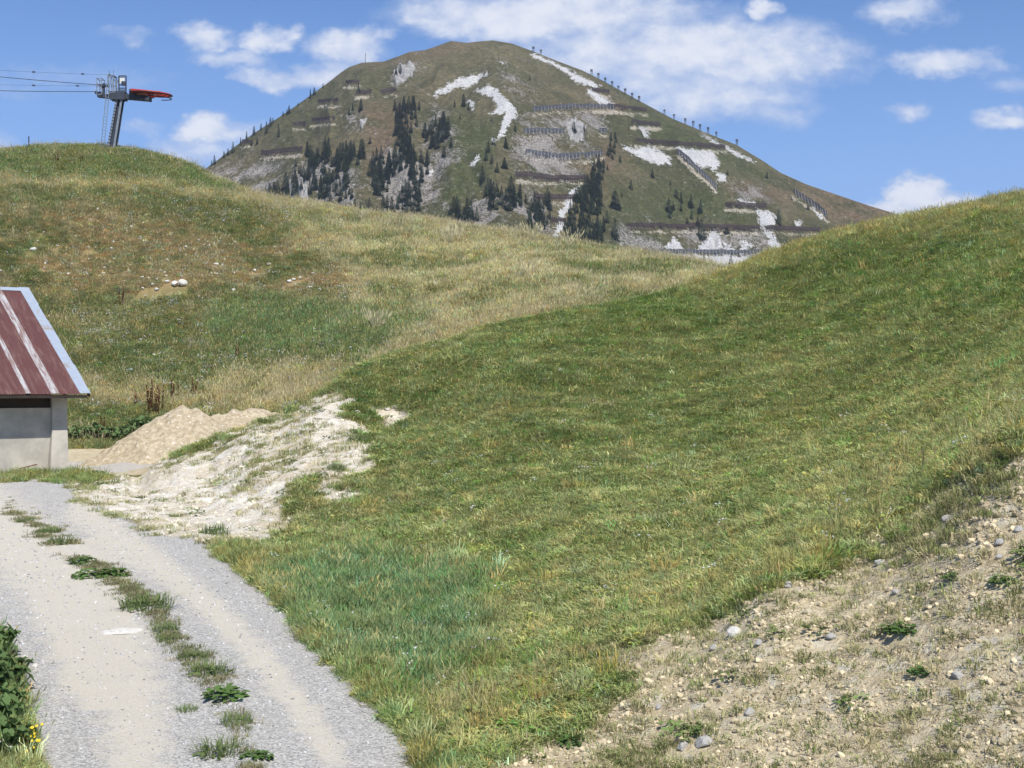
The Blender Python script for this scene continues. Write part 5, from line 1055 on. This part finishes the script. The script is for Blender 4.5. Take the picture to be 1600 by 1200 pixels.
stand([(530, 325), (620, 325), (660, 330), (650, 338), (540, 334)], 10, 18, 24, 7, 'dark conifer just above the meadow skyline, left of centre', 'skyline conifers')
stand([(698, 330), (745, 335), (748, 352), (705, 345)], 7, 22, 30, 6, 'dark conifer of the small clump above the far hill skyline at centre', 'centre clump')
stand([(755, 300), (812, 300), (815, 330), (760, 332)], 12, 18, 28, 6.5, 'grey green conifer on the rocky foot below the terraces', 'terrace foot conifers')
stand([(820, 320), (862, 318), (860, 355), (825, 360)], 12, 18, 28, 6, 'dark conifer left of the white gully', 'gully conifers')
RB = 'green conifer in the dense ribbon descending right of the white gully'
stand([(955, 215), (966, 215), (962, 250), (948, 252)], 6, 12, 15, 4, RB, 'ribbon conifers', (0, 2, 3)); stand([(930, 262), (948, 250), (942, 285), (925, 305), (912, 300)], 14, 16, 24, 4, RB, 'ribbon conifers', (0, 2, 3))
stand([(905, 305), (940, 290), (942, 325), (930, 345), (885, 348)], 22, 16, 26, 4, RB, 'ribbon conifers', (0, 2, 3)); stand([(880, 350), (940, 345), (950, 378), (872, 378)], 16, 18, 26, 6, RB, 'ribbon conifers', (0, 2, 3))


REST.sort(key=lambda r_: -r_[0]); nfree = 296 - ntree
for r_ in REST[:nfree]: tree(r_[1], r_[2], r_[0], r_[3], r_[4], r_[5])
vs_ = []; fs_ = []; off = 0
for (hp, x, y, *_r) in REST[nfree:]:
    c = mhit(x, y); s_ = hp / FP * c.y / 10; me = CON[random.randrange(4)][0]; a = np.empty(len(me.vertices) * 3); me.vertices.foreach_get('co', a); a = a.reshape(-1, 3)
    th_ = random.uniform(0, 6.28); rm = np.array([[math.cos(th_), -math.sin(th_), 0], [math.sin(th_), math.cos(th_), 0], [0, 0, 1]]); a = a @ rm.T * s_ + np.array(c); vs_.append(a)
    fs_.append(np.arange(len(a)).reshape(-1, 4) + off); off += len(a)
if vs_:
    co_ = np.concatenate(vs_).astype(np.float32); fq = np.concatenate(fs_).astype(np.int32); me = bpy.data.meshes.new('conifer_wood')
    me.vertices.add(len(co_)); me.vertices.foreach_set('co', co_.ravel()); me.loops.add(fq.size); me.loops.foreach_set('vertex_index', fq.ravel())
    me.polygons.add(len(fq)); me.polygons.foreach_set('loop_start', (np.arange(len(fq)) * 4).astype(np.int32)); me.update(calc_edges=True); me.materials.append(M_con)
    tag(link(bpy.data.objects.new('conifer_wood', me)), 'smaller conifers filling the dense stands on the mountain', 'conifers', kind='stuff')

# ------------------------------------------------------------------ air
mh, t = mat('haze_air'); pv = t.n('ShaderNodeVolumePrincipled', None, Density=.00016); pv.inputs['Color'].default_value = (.80, .88, 1, 1); pv.inputs['Anisotropy'].default_value = .2
t.n('ShaderNodeOutputMaterial').inputs['Volume']; t.t.links.new(pv.outputs[0], [n_ for n_ in t.t.nodes if n_.type == 'OUTPUT_MATERIAL'][0].inputs['Volume'])
hz = MB().box(-3300, 3300, -3300, 3300, -46, 215).build('haze', mh); tag(hz, 'thin summer haze filling the valley air', 'haze', kind='stuff')
